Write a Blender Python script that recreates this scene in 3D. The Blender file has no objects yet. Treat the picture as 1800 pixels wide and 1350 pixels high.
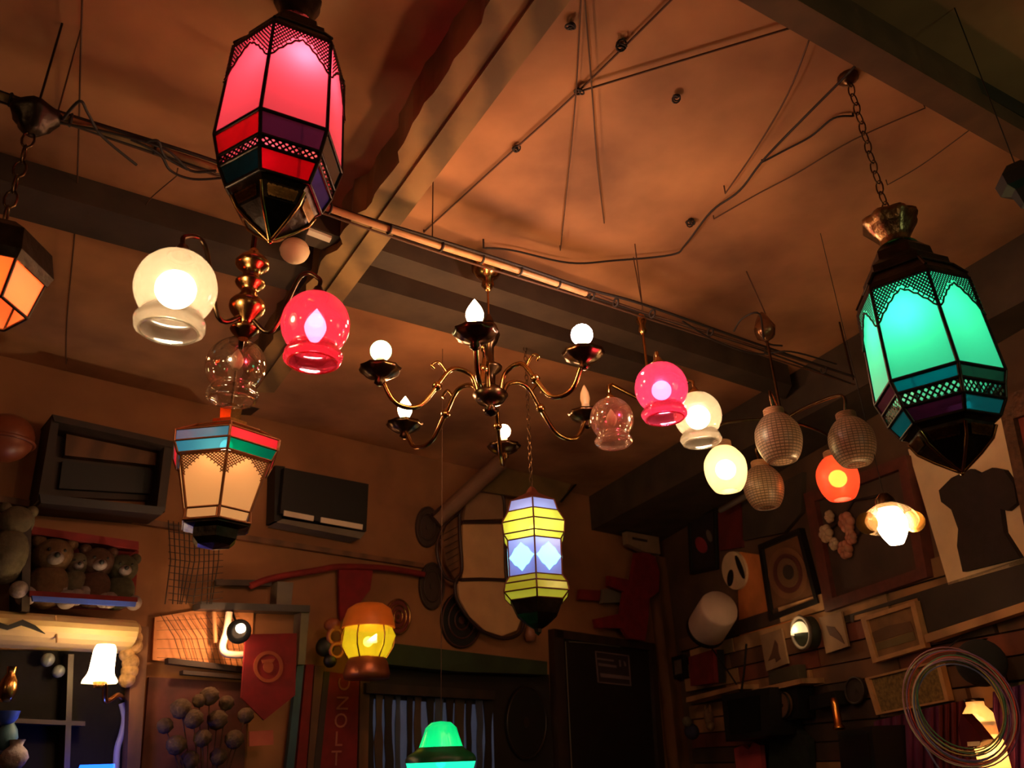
import bpy, math, random
from mathutils import Vector, Matrix
random.seed(7)
S = bpy.context.scene
COL = S.collection
PI = math.pi

# ------------------------------------------------------------------ camera
F = 1400.0                      # focal length in pixels of the 1800 x 1350 frame
PITCH = math.radians(25.3); ROLL = math.atan(110/2954)
EYE = Vector((0, 0, 1.6))
FW = Vector((0, math.cos(PITCH), math.sin(PITCH)))
RT = Vector((1, 0, 0)); UP = Vector((0, -math.sin(PITCH), math.cos(PITCH)))
CX = RT*math.cos(ROLL) - UP*math.sin(ROLL)
CY = RT*math.sin(ROLL) + UP*math.cos(ROLL)
cd = bpy.data.cameras.new('camera'); cam = bpy.data.objects.new('camera', cd); COL.objects.link(cam)
m = Matrix.Identity(4)
for i in range(3):
    m[i][0] = CX[i]; m[i][1] = CY[i]; m[i][2] = -FW[i]; m[i][3] = EYE[i]
cam.matrix_world = m
cd.sensor_width = 36; cd.lens = F/1800*36; cd.clip_start = 0.05
cd.dof.use_dof = True; cd.dof.focus_distance = 2.5; cd.dof.aperture_fstop = 4.0
S.camera = cam

# ------------------------------------------------------------------ world, exposure
w = bpy.data.worlds.new('world'); S.world = w; w.use_nodes = True
w.node_tree.nodes['Background'].inputs[0].default_value = (0.02, 0.012, 0.006, 1)
w.node_tree.nodes['Background'].inputs[1].default_value = 1
S.view_settings.view_transform = 'Standard'; S.view_settings.look = 'None'
S.view_settings.exposure = 0.3; S.view_settings.gamma = 1; S.view_settings.use_curve_mapping = False
POW = .42                      # one dial for every lamp
WARM = (1.0, 0.43, 0.17)
def fill_lamp(x, y, z, col, e):
    # unseen lamps added behind and beside the viewer to light the near ceiling
    ld = bpy.data.lights.new('room_fill_light', 'POINT'); ld.color = col; ld.energy = e; ld.shadow_soft_size = .12
    o = bpy.data.objects.new('room_fill_light', ld); COL.objects.link(o); o.location = (x, y, z)
fill_lamp(-1.9, -.4, 2.5, (1, .66, .3), 5.0)
fill_lamp(.9, -1.2, 2.5, (1, .68, .34), 4.5)
fill_lamp(2.0, .5, 2.5, (.62, .92, .5), 6.0)

# ------------------------------------------------------------------ rays
def ray(x, y):
    u = x-900; v = 675-y
    return (FW*F + CX*u + CY*v).normalized()
def at_z(x, y, z):
    d = ray(x, y); return EYE + d*((z-EYE.z)/d.z)
def at_d(x, y, dist):
    return EYE + ray(x, y)*dist
def at_pl(x, y, p, n):
    d = ray(x, y); return EYE + d*((p-EYE).dot(n)/d.dot(n))
def axis_z(x, y, P):
    """height on the vertical line through P that is seen at pixel (x,y)"""
    d = ray(x, y); h = math.hypot(P.x-EYE.x, P.y-EYE.y)
    return EYE.z + h*d.z/math.hypot(d.x, d.y)

# ------------------------------------------------------------------ materials
MATS = {}
def hexc(r, g, b):
    f = lambda c: ((c/255+0.055)/1.055)**2.4 if c > 10 else c/255/12.92
    return (f(r), f(g), f(b))
def mat(name, col, rough=0.6, metal=0.0, noise=0.25, scale=6.0, bump=0.0, wave=None, emit=None, spec=0.5, col2=None):
    if name in MATS: return MATS[name]
    M = bpy.data.materials.new(name); M.use_nodes = True; nt = M.node_tree; n = nt.nodes; l = nt.links
    b = n['Principled BSDF']
    b.inputs['Roughness'].default_value = rough; b.inputs['Metallic'].default_value = metal
    b.inputs['Specular IOR Level'].default_value = spec
    tc = n.new('ShaderNodeTexCoord'); nz = n.new('ShaderNodeTexNoise'); nz.inputs['Scale'].default_value = scale
    nz.inputs['Detail'].default_value = 5
    l.new(tc.outputs['Object'], nz.inputs['Vector'])
    cr = n.new('ShaderNodeValToRGB')
    a = 1-noise; c2 = col2 or tuple(min(1, c*(1+noise*.5)) for c in col)
    cr.color_ramp.elements[0].position = .33; cr.color_ramp.elements[1].position = .68
    cr.color_ramp.elements[0].color = (*[c*a for c in col], 1); cr.color_ramp.elements[1].color = (*c2, 1)
    src = nz.outputs['Fac']
    if wave:
        wv = n.new('ShaderNodeTexWave'); wv.inputs['Scale'].default_value = wave; wv.inputs['Distortion'].default_value = 4
        wv.inputs['Detail'].default_value = 3
        l.new(tc.outputs['Object'], wv.inputs['Vector']); mx = n.new('ShaderNodeMath'); mx.operation = 'MULTIPLY_ADD'
        l.new(wv.outputs['Fac'], mx.inputs[0]); mx.inputs[1].default_value = .45
        m2 = n.new('ShaderNodeMath'); m2.operation = 'MULTIPLY'; l.new(nz.outputs['Fac'], m2.inputs[0]); m2.inputs[1].default_value = .6
        l.new(m2.outputs[0], mx.inputs[2]); src = mx.outputs[0]
    l.new(src, cr.inputs['Fac']); l.new(cr.outputs['Color'], b.inputs['Base Color'])
    if bump:
        bp = n.new('ShaderNodeBump'); bp.inputs['Strength'].default_value = bump; bp.inputs['Distance'].default_value = .01
        l.new(src, bp.inputs['Height']); l.new(bp.outputs['Normal'], b.inputs['Normal'])
    if emit:
        b.inputs['Emission Color'].default_value = (*emit[0], 1); b.inputs['Emission Strength'].default_value = emit[1]
    MATS[name] = M; return M

def glass(name, tint, trans=(1, 1, 1), f_trans=.5, f_gloss=.12, rough=.08, weave=False, emit=None):
    """thin-walled lamp glass: part clear, part frosted (translucent), with a gloss coat"""
    if name in MATS: return MATS[name]
    M = bpy.data.materials.new(name); M.use_nodes = True; nt = M.node_tree; n = nt.nodes; l = nt.links
    n.remove(n['Principled BSDF']); out = n['Material Output']
    tp = n.new('ShaderNodeBsdfTransparent'); tp.inputs[0].default_value = (*tint, 1)
    tl = n.new('ShaderNodeBsdfTranslucent'); tl.inputs[0].default_value = (*trans, 1)
    df = n.new('ShaderNodeBsdfDiffuse'); df.inputs[0].default_value = (*trans, 1)
    md = n.new('ShaderNodeMixShader'); md.inputs[0].default_value = .3; l.new(tl.outputs[0], md.inputs[1]); l.new(df.outputs[0], md.inputs[2])
    gl = n.new('ShaderNodeBsdfGlossy'); gl.inputs['Roughness'].default_value = rough
    m1 = n.new('ShaderNodeMixShader'); m1.inputs[0].default_value = f_trans
    l.new(tp.outputs[0], m1.inputs[1]); l.new(md.outputs[0], m1.inputs[2])
    lw = n.new('ShaderNodeLayerWeight'); lw.inputs['Blend'].default_value = .35
    ma = n.new('ShaderNodeMath'); ma.operation = 'MULTIPLY_ADD'; l.new(lw.outputs['Facing'], ma.inputs[0])
    ma.inputs[1].default_value = .35; ma.inputs[2].default_value = f_gloss*.4
    m2 = n.new('ShaderNodeMixShader'); l.new(ma.outputs[0], m2.inputs[0]); l.new(m1.outputs[0], m2.inputs[1]); l.new(gl.outputs[0], m2.inputs[2])
    last = m2
    if weave:
        tc = n.new('ShaderNodeTexCoord'); br = n.new('ShaderNodeTexBrick'); br.inputs['Scale'].default_value = 1; br.offset = 0; mp = n.new('ShaderNodeMapping'); mp.inputs['Scale'].default_value = (15, .2, 1)
        br.inputs['Color1'].default_value = (*trans, 1); br.inputs['Color2'].default_value = (*[c*.8 for c in trans], 1)
        br.inputs['Mortar'].default_value = (*[c*.28 for c in trans], 1); br.inputs['Mortar Size'].default_value = .045
        l.new(tc.outputs['UV'], mp.inputs['Vector']); l.new(mp.outputs['Vector'], br.inputs['Vector'])
        for s in (tl, df): l.new(br.outputs['Color'], s.inputs[0])
    if emit:
        em = n.new('ShaderNodeEmission'); em.inputs[0].default_value = (*emit[0], 1); em.inputs[1].default_value = emit[1]
        ad = n.new('ShaderNodeAddShader'); l.new(last.outputs[0], ad.inputs[0]); l.new(em.outputs[0], ad.inputs[1]); last = ad
    l.new(last.outputs[0], out.inputs['Surface']); MATS[name] = M; return M

def glow(name, col, strength):
    """a lit bulb: gives off light and lets its own point lamp shine through"""
    if name in MATS: return MATS[name]
    M = bpy.data.materials.new(name); M.use_nodes = True; nt = M.node_tree; n = nt.nodes; l = nt.links
    n.remove(n['Principled BSDF']); em = n.new('ShaderNodeEmission'); em.inputs[0].default_value = (*col, 1); em.inputs[1].default_value = strength
    tp = n.new('ShaderNodeBsdfTransparent'); ad = n.new('ShaderNodeAddShader'); l.new(em.outputs[0], ad.inputs[0]); l.new(tp.outputs[0], ad.inputs[1])
    l.new(ad.outputs[0], n['Material Output'].inputs['Surface'])
    try: M.cycles.emission_sampling = 'NONE'
    except Exception: pass
    MATS[name] = M; return M

plaster = mat('ceiling_board', hexc(168, 116, 78), .85, noise=.42, scale=1.9, bump=.2, col2=hexc(198, 140, 94))
wallm = mat('old_painted_wall', hexc(150, 100, 62), .8, noise=.35, scale=2.2, bump=.2)
wallr = mat('dark_plank_wall', hexc(92, 66, 44), .8, noise=.4, scale=3, bump=.2)
floorm = mat('dark_floor', hexc(60, 44, 34), .5, noise=.3, scale=3)
beamm = mat('worn_beam_wood', hexc(134, 104, 62), .8, noise=.4, scale=9, bump=.5, wave=2)
beamd = mat('dark_beam_wood', hexc(66, 52, 38), .8, noise=.35, scale=6, bump=.3)
beamr = mat('reddish_beam_wood', hexc(104, 70, 46), .75, noise=.35, scale=7, bump=.3)
brass = mat('aged_brass', hexc(190, 140, 82), .22, 1.0, noise=.35, scale=25)
bronze = mat('dark_bronze', hexc(96, 72, 50), .3, 1.0, noise=.4, scale=30)
tin = mat('blackened_tin', hexc(58, 46, 38), .38, .85, noise=.4, scale=30, bump=.3)
tinlite = mat('pierced_tin', hexc(150, 120, 84), .28, .95, noise=.4, scale=40, bump=.4)
black = mat('black_lacquer', hexc(13, 10, 8), .55, noise=.2)
blackw = mat('black_wire', hexc(34, 24, 18), .7, noise=.1)
wirem = mat('brown_wire', hexc(84, 54, 34), .7, noise=.1)
whitep = mat('white_plastic', hexc(225, 210, 190), .4, noise=.08)
cream = mat('cream_paint', hexc(220, 190, 150), .6, noise=.15)
creamd = mat('tan_canvas', hexc(150, 112, 80), .8, noise=.2)
wood = mat('brown_wood', hexc(108, 70, 42), .6, noise=.35, scale=8, bump=.2, wave=3)
woodd = mat('dark_wood', hexc(44, 26, 17), .6, noise=.3, scale=8, bump=.2, wave=3)
woodl = mat('pale_wood', hexc(170, 126, 84), .65, noise=.3, scale=8, bump=.2, wave=3)
redf = mat('red_fabric', hexc(122, 10, 22), .8, noise=.25, scale=14, bump=.2)
redd = mat('dark_red_fabric', hexc(120, 22, 22), .85, noise=.3, scale=10)
purple = mat('purple_fabric', hexc(96, 30, 70), .85, noise=.3)
olive = mat('olive_board', hexc(120, 96, 52), .7, noise=.3, scale=5)
greenf = mat('dark_green_cloth', hexc(44, 56, 30), .85, noise=.3)
bluep = mat('blue_paint', hexc(40, 70, 170), .5, noise=.15)
teal = mat('teal_paint', hexc(50, 84, 100), .6, noise=.2)
plush = mat('tan_plush', hexc(96, 68, 42), .95, noise=.25, scale=40, bump=.6)
plushg = mat('grey_plush', hexc(90, 80, 62), .95, noise=.25, scale=40, bump=.6)
plushw = mat('white_plush', hexc(130, 114, 112), .95, noise=.15, scale=40, bump=.6)
greyp = mat('grey_paint', hexc(110, 100, 88), .6, noise=.2)

# ------------------------------------------------------------------ mesh builder (vertices in world space)
class MB:
    def __init__(s): s.v = []; s.f = []; s.sm = []; s.mi = []; s.uv = {}
    def add(s, vs, fs, smooth=False, mi=0):
        o = len(s.v); s.v += [tuple(x) for x in vs]
        for f in fs: s.f.append(tuple(i+o for i in f)); s.sm.append(smooth); s.mi.append(mi)
        return s
    def box(s, c, d, R=None, mi=0):
        c = Vector(c); hx, hy, hz = d[0]/2, d[1]/2, d[2]/2
        vs = [Vector((x*hx, y*hy, z*hz)) for x in (-1, 1) for y in (-1, 1) for z in (-1, 1)]
        if R is not None: vs = [R @ v for v in vs]
        return s.add([c+v for v in vs], [(0, 1, 3, 2), (4, 6, 7, 5), (0, 4, 5, 1), (2, 3, 7, 6), (0, 2, 6, 4), (1, 5, 7, 3)], mi=mi)
    def slab(s, A, B, mi=0):
        """closed solid between two matching polygons"""
        n = len(A)
        fs = [tuple(range(n)), tuple(range(2*n-1, n-1, -1))]
        fs += [(i, i+n, (i+1) % n+n, (i+1) % n) for i in range(n)]
        return s.add(list(A)+list(B), fs, mi=mi)
    def lathe(s, prof, P, n=24, ax=None, smooth=True, cap=True, ph=0, mi=0, rfun=None):
        P = Vector(P); R = ax.normalized().to_track_quat('Z', 'Y').to_matrix() if ax is not None else Matrix.Identity(3)
        vs = []
        for r, z in prof:
            for k in range(n):
                a = ph+2*PI*k/n; rr = r*(rfun(a, z) if rfun else 1)
                vs.append(P + R @ Vector((rr*math.cos(a), rr*math.sin(a), z)))
        fs = []
        for j in range(len(prof)-1):
            for k in range(n):
                fs.append((j*n+k, j*n+(k+1) % n, (j+1)*n+(k+1) % n, (j+1)*n+k))
        o = len(s.f); s.add(vs, fs, smooth, mi)
        for j in range(len(prof)-1):
            for k in range(n):
                s.uv[o+j*n+k] = [(k/n, j), ((k+1)/n, j), ((k+1)/n, j+1), (k/n, j+1)]
        if cap:
            if prof[0][0] > 1e-5: s.add([vs[k] for k in range(n)], [tuple(reversed(range(n)))], False, mi)
            if prof[-1][0] > 1e-5: s.add([vs[(len(prof)-1)*n+k] for k in range(n)], [tuple(range(n))], False, mi)
        return s
    def ball(s, c, r, sc=(1, 1, 1), n=16, m=10, R=None, mi=0):
        c = Vector(c); vs = []; fs = []
        for j in range(m+1):
            t = PI*j/m
            for k in range(n):
                a = 2*PI*k/n
                v = Vector((math.sin(t)*math.cos(a)*r*sc[0], math.sin(t)*math.sin(a)*r*sc[1], math.cos(t)*r*sc[2]))
                vs.append(c + (R @ v if R is not None else v))
        for j in range(m):
            for k in range(n): fs.append((j*n+k, (j+1)*n+k, (j+1)*n+(k+1) % n, j*n+(k+1) % n))
        return s.add(vs, fs, True, mi)
    def tube(s, path, r, n=8, mi=0, closed=False):
        path = [Vector(p) for p in path]; N = len(path); rs = r if isinstance(r, (list, tuple)) else [r]*N
        vs = []; last = None
        for i, p in enumerate(path):
            if closed: t = path[(i+1) % N]-path[i-1]
            else: t = path[min(i+1, N-1)]-path[max(i-1, 0)]
            if t.length < 1e-9: t = Vector((0, 0, 1))
            t.normalize()
            if last is None:
                u = t.orthogonal().normalized()
            else:
                u = last - t*last.dot(t)
                u = u.normalized() if u.length > 1e-6 else t.orthogonal().normalized()
            last = u; w_ = t.cross(u)
            for k in range(n):
                a = 2*PI*k/n; vs.append(p + (u*math.cos(a)+w_*math.sin(a))*rs[i])
        fs = []
        for i in range(N if closed else N-1):
            for k in range(n):
                j = (i+1) % N; fs.append((i*n+k, i*n+(k+1) % n, j*n+(k+1) % n, j*n+k))
        s.add(vs, fs, True, mi)
        if not closed:
            s.add(vs[:n], [tuple(reversed(range(n)))], mi=mi); s.add(vs[-n:], [tuple(range(n))], mi=mi)
        return s
    def ring(s, c, R_, r, ax=Vector((0, 0, 1)), n=24, m=6, mi=0, sc=1):
        q = Vector(ax).normalized().to_track_quat('Z', 'Y').to_matrix()
        return s.tube([Vector(c)+q @ Vector((R_*math.cos(2*PI*k/n), R_*sc*math.sin(2*PI*k/n), 0)) for k in range(n)], r, m, mi, True)
    def build(s, name, mats, parent=None):
        me = bpy.data.meshes.new(name); off = None
        V = [Vector(v) for v in s.v]
        if parent is not None:
            off = parent['_w']; off = Vector(off)
        else:
            lo = Vector([min(v[i] for v in V) for i in range(3)]); hi = Vector([max(v[i] for v in V) for i in range(3)]); off = (lo+hi)/2
        me.from_pydata([v-off for v in V], [], s.f); 
        if not isinstance(mats, (list, tuple)): mats = [mats]
        for m_ in mats: me.materials.append(m_)
        me.polygons.foreach_set('use_smooth', s.sm); me.polygons.foreach_set('material_index', s.mi)
        if s.uv:
            ul = me.uv_layers.new(name='UVMap')
            for p in me.polygons:
                q = s.uv.get(p.index)
                if q:
                    for li, c in zip(p.loop_indices, q): ul.data[li].uv = c
        me.update()
        o = bpy.data.objects.new(name, me); COL.objects.link(o)
        o['_w'] = tuple(off)
        if parent is not None:
            o.parent = parent; o.location = (0, 0, 0)
        else: o.location = off
        return o
def sprof(pr, n=5):
    return [(max(0, v.x), v.y) for v in spl([Vector((a, b_, 0)) for a, b_ in pr], n)]
def tag(o, label=None, cat=None, group=None, kind=None):
    for k, v in (('label', label), ('category', cat), ('group', group), ('kind', kind)):
        if v: o[k] = v
    return o
def thing(name, label, cat, loc, group=None):
    o = bpy.data.objects.new(name, None); COL.objects.link(o); o.location = loc; o.empty_display_size = .05
    o['_w'] = tuple(loc); return tag(o, label, cat, group)
def lamp(parent, loc, col, power, radius=.02):
    ld = bpy.data.lights.new('bulb_light', 'POINT'); ld.color = col; ld.energy = power*POW; ld.shadow_soft_size = radius
    o = bpy.data.objects.new('bulb_light', ld); COL.objects.link(o); o.parent = parent; o.location = Vector(loc)-Vector(parent['_w']); return o
def spl(pts, n=8):
    """smooth curve through points"""
    P = [Vector(p) for p in pts]; out = []
    for i in range(len(P)-1):
        p0 = P[max(i-1, 0)]; p1 = P[i]; p2 = P[i+1]; p3 = P[min(i+2, len(P)-1)]
        for k in range(n):
            t = k/n
            out.append(.5*((2*p1)+(p2-p0)*t+(2*p0-5*p1+4*p2-p3)*t*t+(3*p1-p0-3*p2+p3)*t**3))
    out.append(P[-1]); return out
def text_mesh(txt, size, mat_, parent, O, ex, ey, name='letter', th=.002):
    cu = bpy.data.curves.new('t', 'FONT'); cu.body = txt; cu.size = size; cu.align_x = 'CENTER'; cu.align_y = 'CENTER'; cu.extrude = th; cu.resolution_u = 3
    to = bpy.data.objects.new('t', cu); COL.objects.link(to); bpy.context.view_layer.update()
    dg = bpy.context.evaluated_depsgraph_get(); me = to.evaluated_get(dg).to_mesh()
    ez = ex.cross(ey); b = MB()
    b.add([O+ex*v.co.x+ey*v.co.y+ez*v.co.z for v in me.vertices], [tuple(p.vertices) for p in me.polygons])
    to.evaluated_get(dg).to_mesh_clear(); bpy.data.objects.remove(to); bpy.data.curves.remove(cu)
    return b.build(name, mat_, parent)

# ------------------------------------------------------------------ room shell
HC = 3.4                                   # ceiling height
corner = at_z(1150, 900, HC); corner.z = 0
a_b = math.atan((2700-925)/1549); EB = Vector((math.sin(a_b), math.cos(a_b), 0))      # back wall, towards image right
a_r = math.atan((480-925)/1549); ER = -Vector((math.sin(a_r), math.cos(a_r), 0))      # right wall, towards image right (towards viewer)
NB = Vector((EB.y, -EB.x, 0)); NR = Vector((ER.y, -ER.x, 0))
if NB.dot(Vector((0, 0, 0))-corner) < 0: NB = -NB
if NR.dot(Vector((0, 0, 0))-corner) < 0: NR = -NR
class Wall:
    def __init__(s, E, N): s.e = E; s.n = N; s.z = Vector((0, 0, 1))
    def p(s, x, y, off=0.0): return at_pl(x, y, corner+s.n*off, s.n)
    def poly(s, pts, off=.0, th=.02, b=None, mi=0):
        b = b or MB()
        A = [s.p(x, y, off+th) for x, y in pts]; B = [a-s.n*th for a in A]
        # keep outward winding
        nn = (A[1]-A[0]).cross(A[2]-A[0])
        if len(pts) > 4:
            nn = Vector((0, 0, 0))
            for i in range(len(A)): nn += A[i].cross(A[(i+1) % len(A)])
        if nn.dot(s.n) < 0: A.reverse(); B.reverse()
        return b.slab(A, B, mi)
    def m(s, pts):
        c = Vector((0, 0, 0))
        for x, y in pts: c += s.p(x, y)
        return c/len(pts)
WB = Wall(EB, NB); WR = Wall(ER, NR)
left_x = -4.6; back_y = -3.6
c_bl = corner - EB*((corner.x-left_x)/EB.x)
c_rr = corner + ER*((corner.y-back_y)/-ER.y)
foot = [Vector((c_rr.x, back_y, 0)), corner.copy(), c_bl, Vector((left_x, back_y, 0))]
def wallbox(name, A, B, mt, th=.12):
    cen = sum(foot, Vector())/4; d = (B-A).normalized(); nrm = Vector((d.y, -d.x, 0))
    if nrm.dot(cen-A) > 0: nrm = -nrm
    A2 = A-d*.0; B2 = B+d*.0; T = Vector((0, 0, HC))
    b = MB(); b.slab([A2, B2, B2+T, A2+T], [A2+nrm*th, B2+nrm*th, B2+T+nrm*th, A2+T+nrm*th])
    return tag(b.build(name, mt), kind='structure')
wallbox('wall_right', foot[0], foot[1], wallr); wall_back = wallbox('wall_back', foot[1], foot[2], wallm)
wallbox('wall_left', foot[2], foot[3], wallm); wallbox('wall_front', foot[3], foot[0], wallm)
zc = Vector((0, 0, HC)); zt = Vector((0, 0, HC+.1)); zb = Vector((0, 0, -.1))
ceiling = tag(MB().slab([p+zt for p in foot], [p+zc for p in foot]).build('ceiling', plaster), kind='structure')
tag(MB().slab([p for p in foot], [p+zb for p in foot]).build('floor', floorm), kind='structure')

# beams on the ceiling, each traced by its underside
def beam(name, e1, e2, zu, mt, top=HC, parent=None):
    """e1/e2: pixel pairs of the two long edges of the underside"""
    q = [at_z(*e1[0], zu), at_z(*e1[1], zu), at_z(*e2[1], zu), at_z(*e2[0], zu)]
    # extend past the start, out of frame
    b = MB(); T = Vector((0, 0, top-zu))
    b.slab([p+T for p in q], q); return b
def trim(b, n, mt): return tag(b.build('trim_%d' % n, mt), kind='structure')
# main beam of two planks with a dark seam
b1 = beam('b', [(1048, -60), (482, 690)], [(968, -40), (447, 690)], 3.24, beamm)
r1 = trim(b1, 1, beamm)
e0, e1 = at_z(900, -60, 3.25), at_z(413, 690, 3.25); f0, f1 = at_z(964, -40, 3.25), at_z(445, 690, 3.25); rg0 = random.Random(2)
side = (e0-f0).normalized(); ed = []; NJ = 60
for k in range(NJ+1):
    bite = .018*rg0.random()+(.03 if 16 < k < 24 or 27 < k < 30 else 0)
    ed.append(e0.lerp(e1, k/NJ)-side*bite)
poly_ = [f0]+ed+[f1]; up_ = Vector((0, 0, HC-3.25))
b = MB(); b.slab([p+up_ for p in poly_], poly_); o = b.build('plank', beamm, r1)
b = beam('b', [(962, -40), (449, 682)], [(956, -40), (443, 682)], 3.28, black); b.build('seam', blackw, r1)
# top right beam
b = beam('b', [(1120, -100), (1900, 341)], [(1230, -100), (1900, 290)], 3.26, beamr); r2 = trim(b, 2, beamr)
b = beam('b', [(1232, -98), (1900, 288)], [(1260, -98), (1900, 262)], 3.33, beamd); b.build('plank', beamd, r2)
# cross beams
b = beam('b', [(500, 384), (1392, 678)], [(470, 408), (1380, 702)], 3.28, beamd); r3 = trim(b, 3, beamd)
b = beam('b', [(-60, 298), (1180, 655)], [(-60, 360), (1180, 690)], 3.30, beamd); r4 = trim(b, 4, beamd)
b = beam('b', [(640, 440), (1180, 620)], [(640, 446), (1180, 626)], 3.32, beamr); r5 = trim(b, 5, beamr)
# wall plate along the right wall
A = at_z(1034, 878, 3.38); Bq = at_z(1850, 388, 3.38)
A2 = WR.p(1160, 905, .0); A2.z = 3.38
pA = corner+ER*.02; pB = corner+ER*4.6
b = MB(); dn = Vector((0, 0, -.26)); z3 = Vector((0, 0, HC-.001))
qa = [Vector((A.x, A.y, 0))+z3, Vector((Bq.x, Bq.y, 0))+z3, pB+z3, pA+z3]
b.slab(qa, [q+dn for q in qa]); trim(b, 6, beamd)
# corner post and moulding
b = MB(); p1 = WB.p(1128, 1100); 
post = corner-EB*.16+NB*.05+NR*.0
b.box(corner-EB*.10+NB*.05+Vector((0, 0, 1.5)), (.14, .10, 3.0), Matrix.Rotation(math.atan2(EB.y, EB.x), 3, 'Z')); trim(b, 7, wood)
b = WB.poly([(-80, 858), (745, 990), (745, 998), (-80, 870)], 0, .03); trim(b, 8, wood)
# ------------------------------------------------------------------ lantern kit
def ringpts(c, r, z, ph, n=6): return [Vector((c.x+r*math.cos(ph+2*PI*k/n), c.y+r*math.sin(ph+2*PI*k/n), z)) for k in range(n)]
def lattice(b, q, nu, nv, w_, keep=None, off=.0):
    """diamond piercing on quad q = [top-left, top-right, bottom-right, bottom-left]"""
    n_ = (q[1]-q[0]).cross(q[3]-q[0]).normalized()
    P = lambda u, v: q[0]*(1-u)*(1-v)+q[1]*u*(1-v)+q[2]*u*v+q[3]*(1-u)*v + n_*off
    for i in range(nu):
        for j in range(nv):
            if keep and not keep((i+.5)/nu, (j+.5)/nv): continue
            for (s0, s1) in (((0, 0), (1, 1)), ((1, 0), (0, 1))):
                a = P((i+s0[0])/nu, (j+s0[1])/nv); c = P((i+s1[0])/nu, (j+s1[1])/nv)
                d = (c-a); sd = n_.cross(d).normalized()*w_/2
                b.add([a-sd, a+sd, c+sd, c-sd], [(0, 1, 2, 3)])
def inset(q, k, off=0):
    c = sum(q, Vector())/4; n_ = (q[1]-q[0]).cross(q[3]-q[0]).normalized()
    return [c+(p-c)*k+n_*off for p in q]
def pane(name, q, mt, parent, th=.003, label=None):
    n_ = (q[1]-q[0]).cross(q[3]-q[0]).normalized()*th
    b = MB(); b.add(q, [(0, 1, 2, 3)]); o = b.build(name, mt, parent)
    if label: o['label'] = label
    return o
def chain(parent, top, bot, L=.045, w_=.011, r=.0022, mt=None):
    n = max(2, int((top.z-bot.z)/(L*.78))); me = None
    for k in range(n):
        z = top.z-(top.z-bot.z)*(k+.5)/n; c = Vector((top.x+(bot.x-top.x)*(k+.5)/n, top.y+(bot.y-top.y)*(k+.5)/n, z))
        if me is None or k < 2:
            pass
        a = k % 2*PI/2+.4
        pts = []
        for t in range(10):
            th = 2*PI*t/10; pts.append(c+Vector((math.cos(a)*w_*math.cos(th), math.sin(a)*w_*math.cos(th), L/2*math.sin(th))))
        MB().tube(pts, r, 5, 0, True).build('chain_link', mt or bronze, parent)
def bulbmesh(parent, c, r, mt, kind='round', name='bulb'):
    b = MB()
    if kind == 'round': b.ball(c, r, n=20, m=14)
    elif kind == 'candle': b.lathe([(max(0, v.x), v.y) for v in spl([Vector(q+(0,)) for q in [(r*.45, -r*1.5), (r*.8, -r*.9), (r, -r*.2), (r*.85, r*.5), (r*.4, r*1.3), (0, r*1.9)]], 3)], c, 22)
    return b.build(name, mt, parent)

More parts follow.
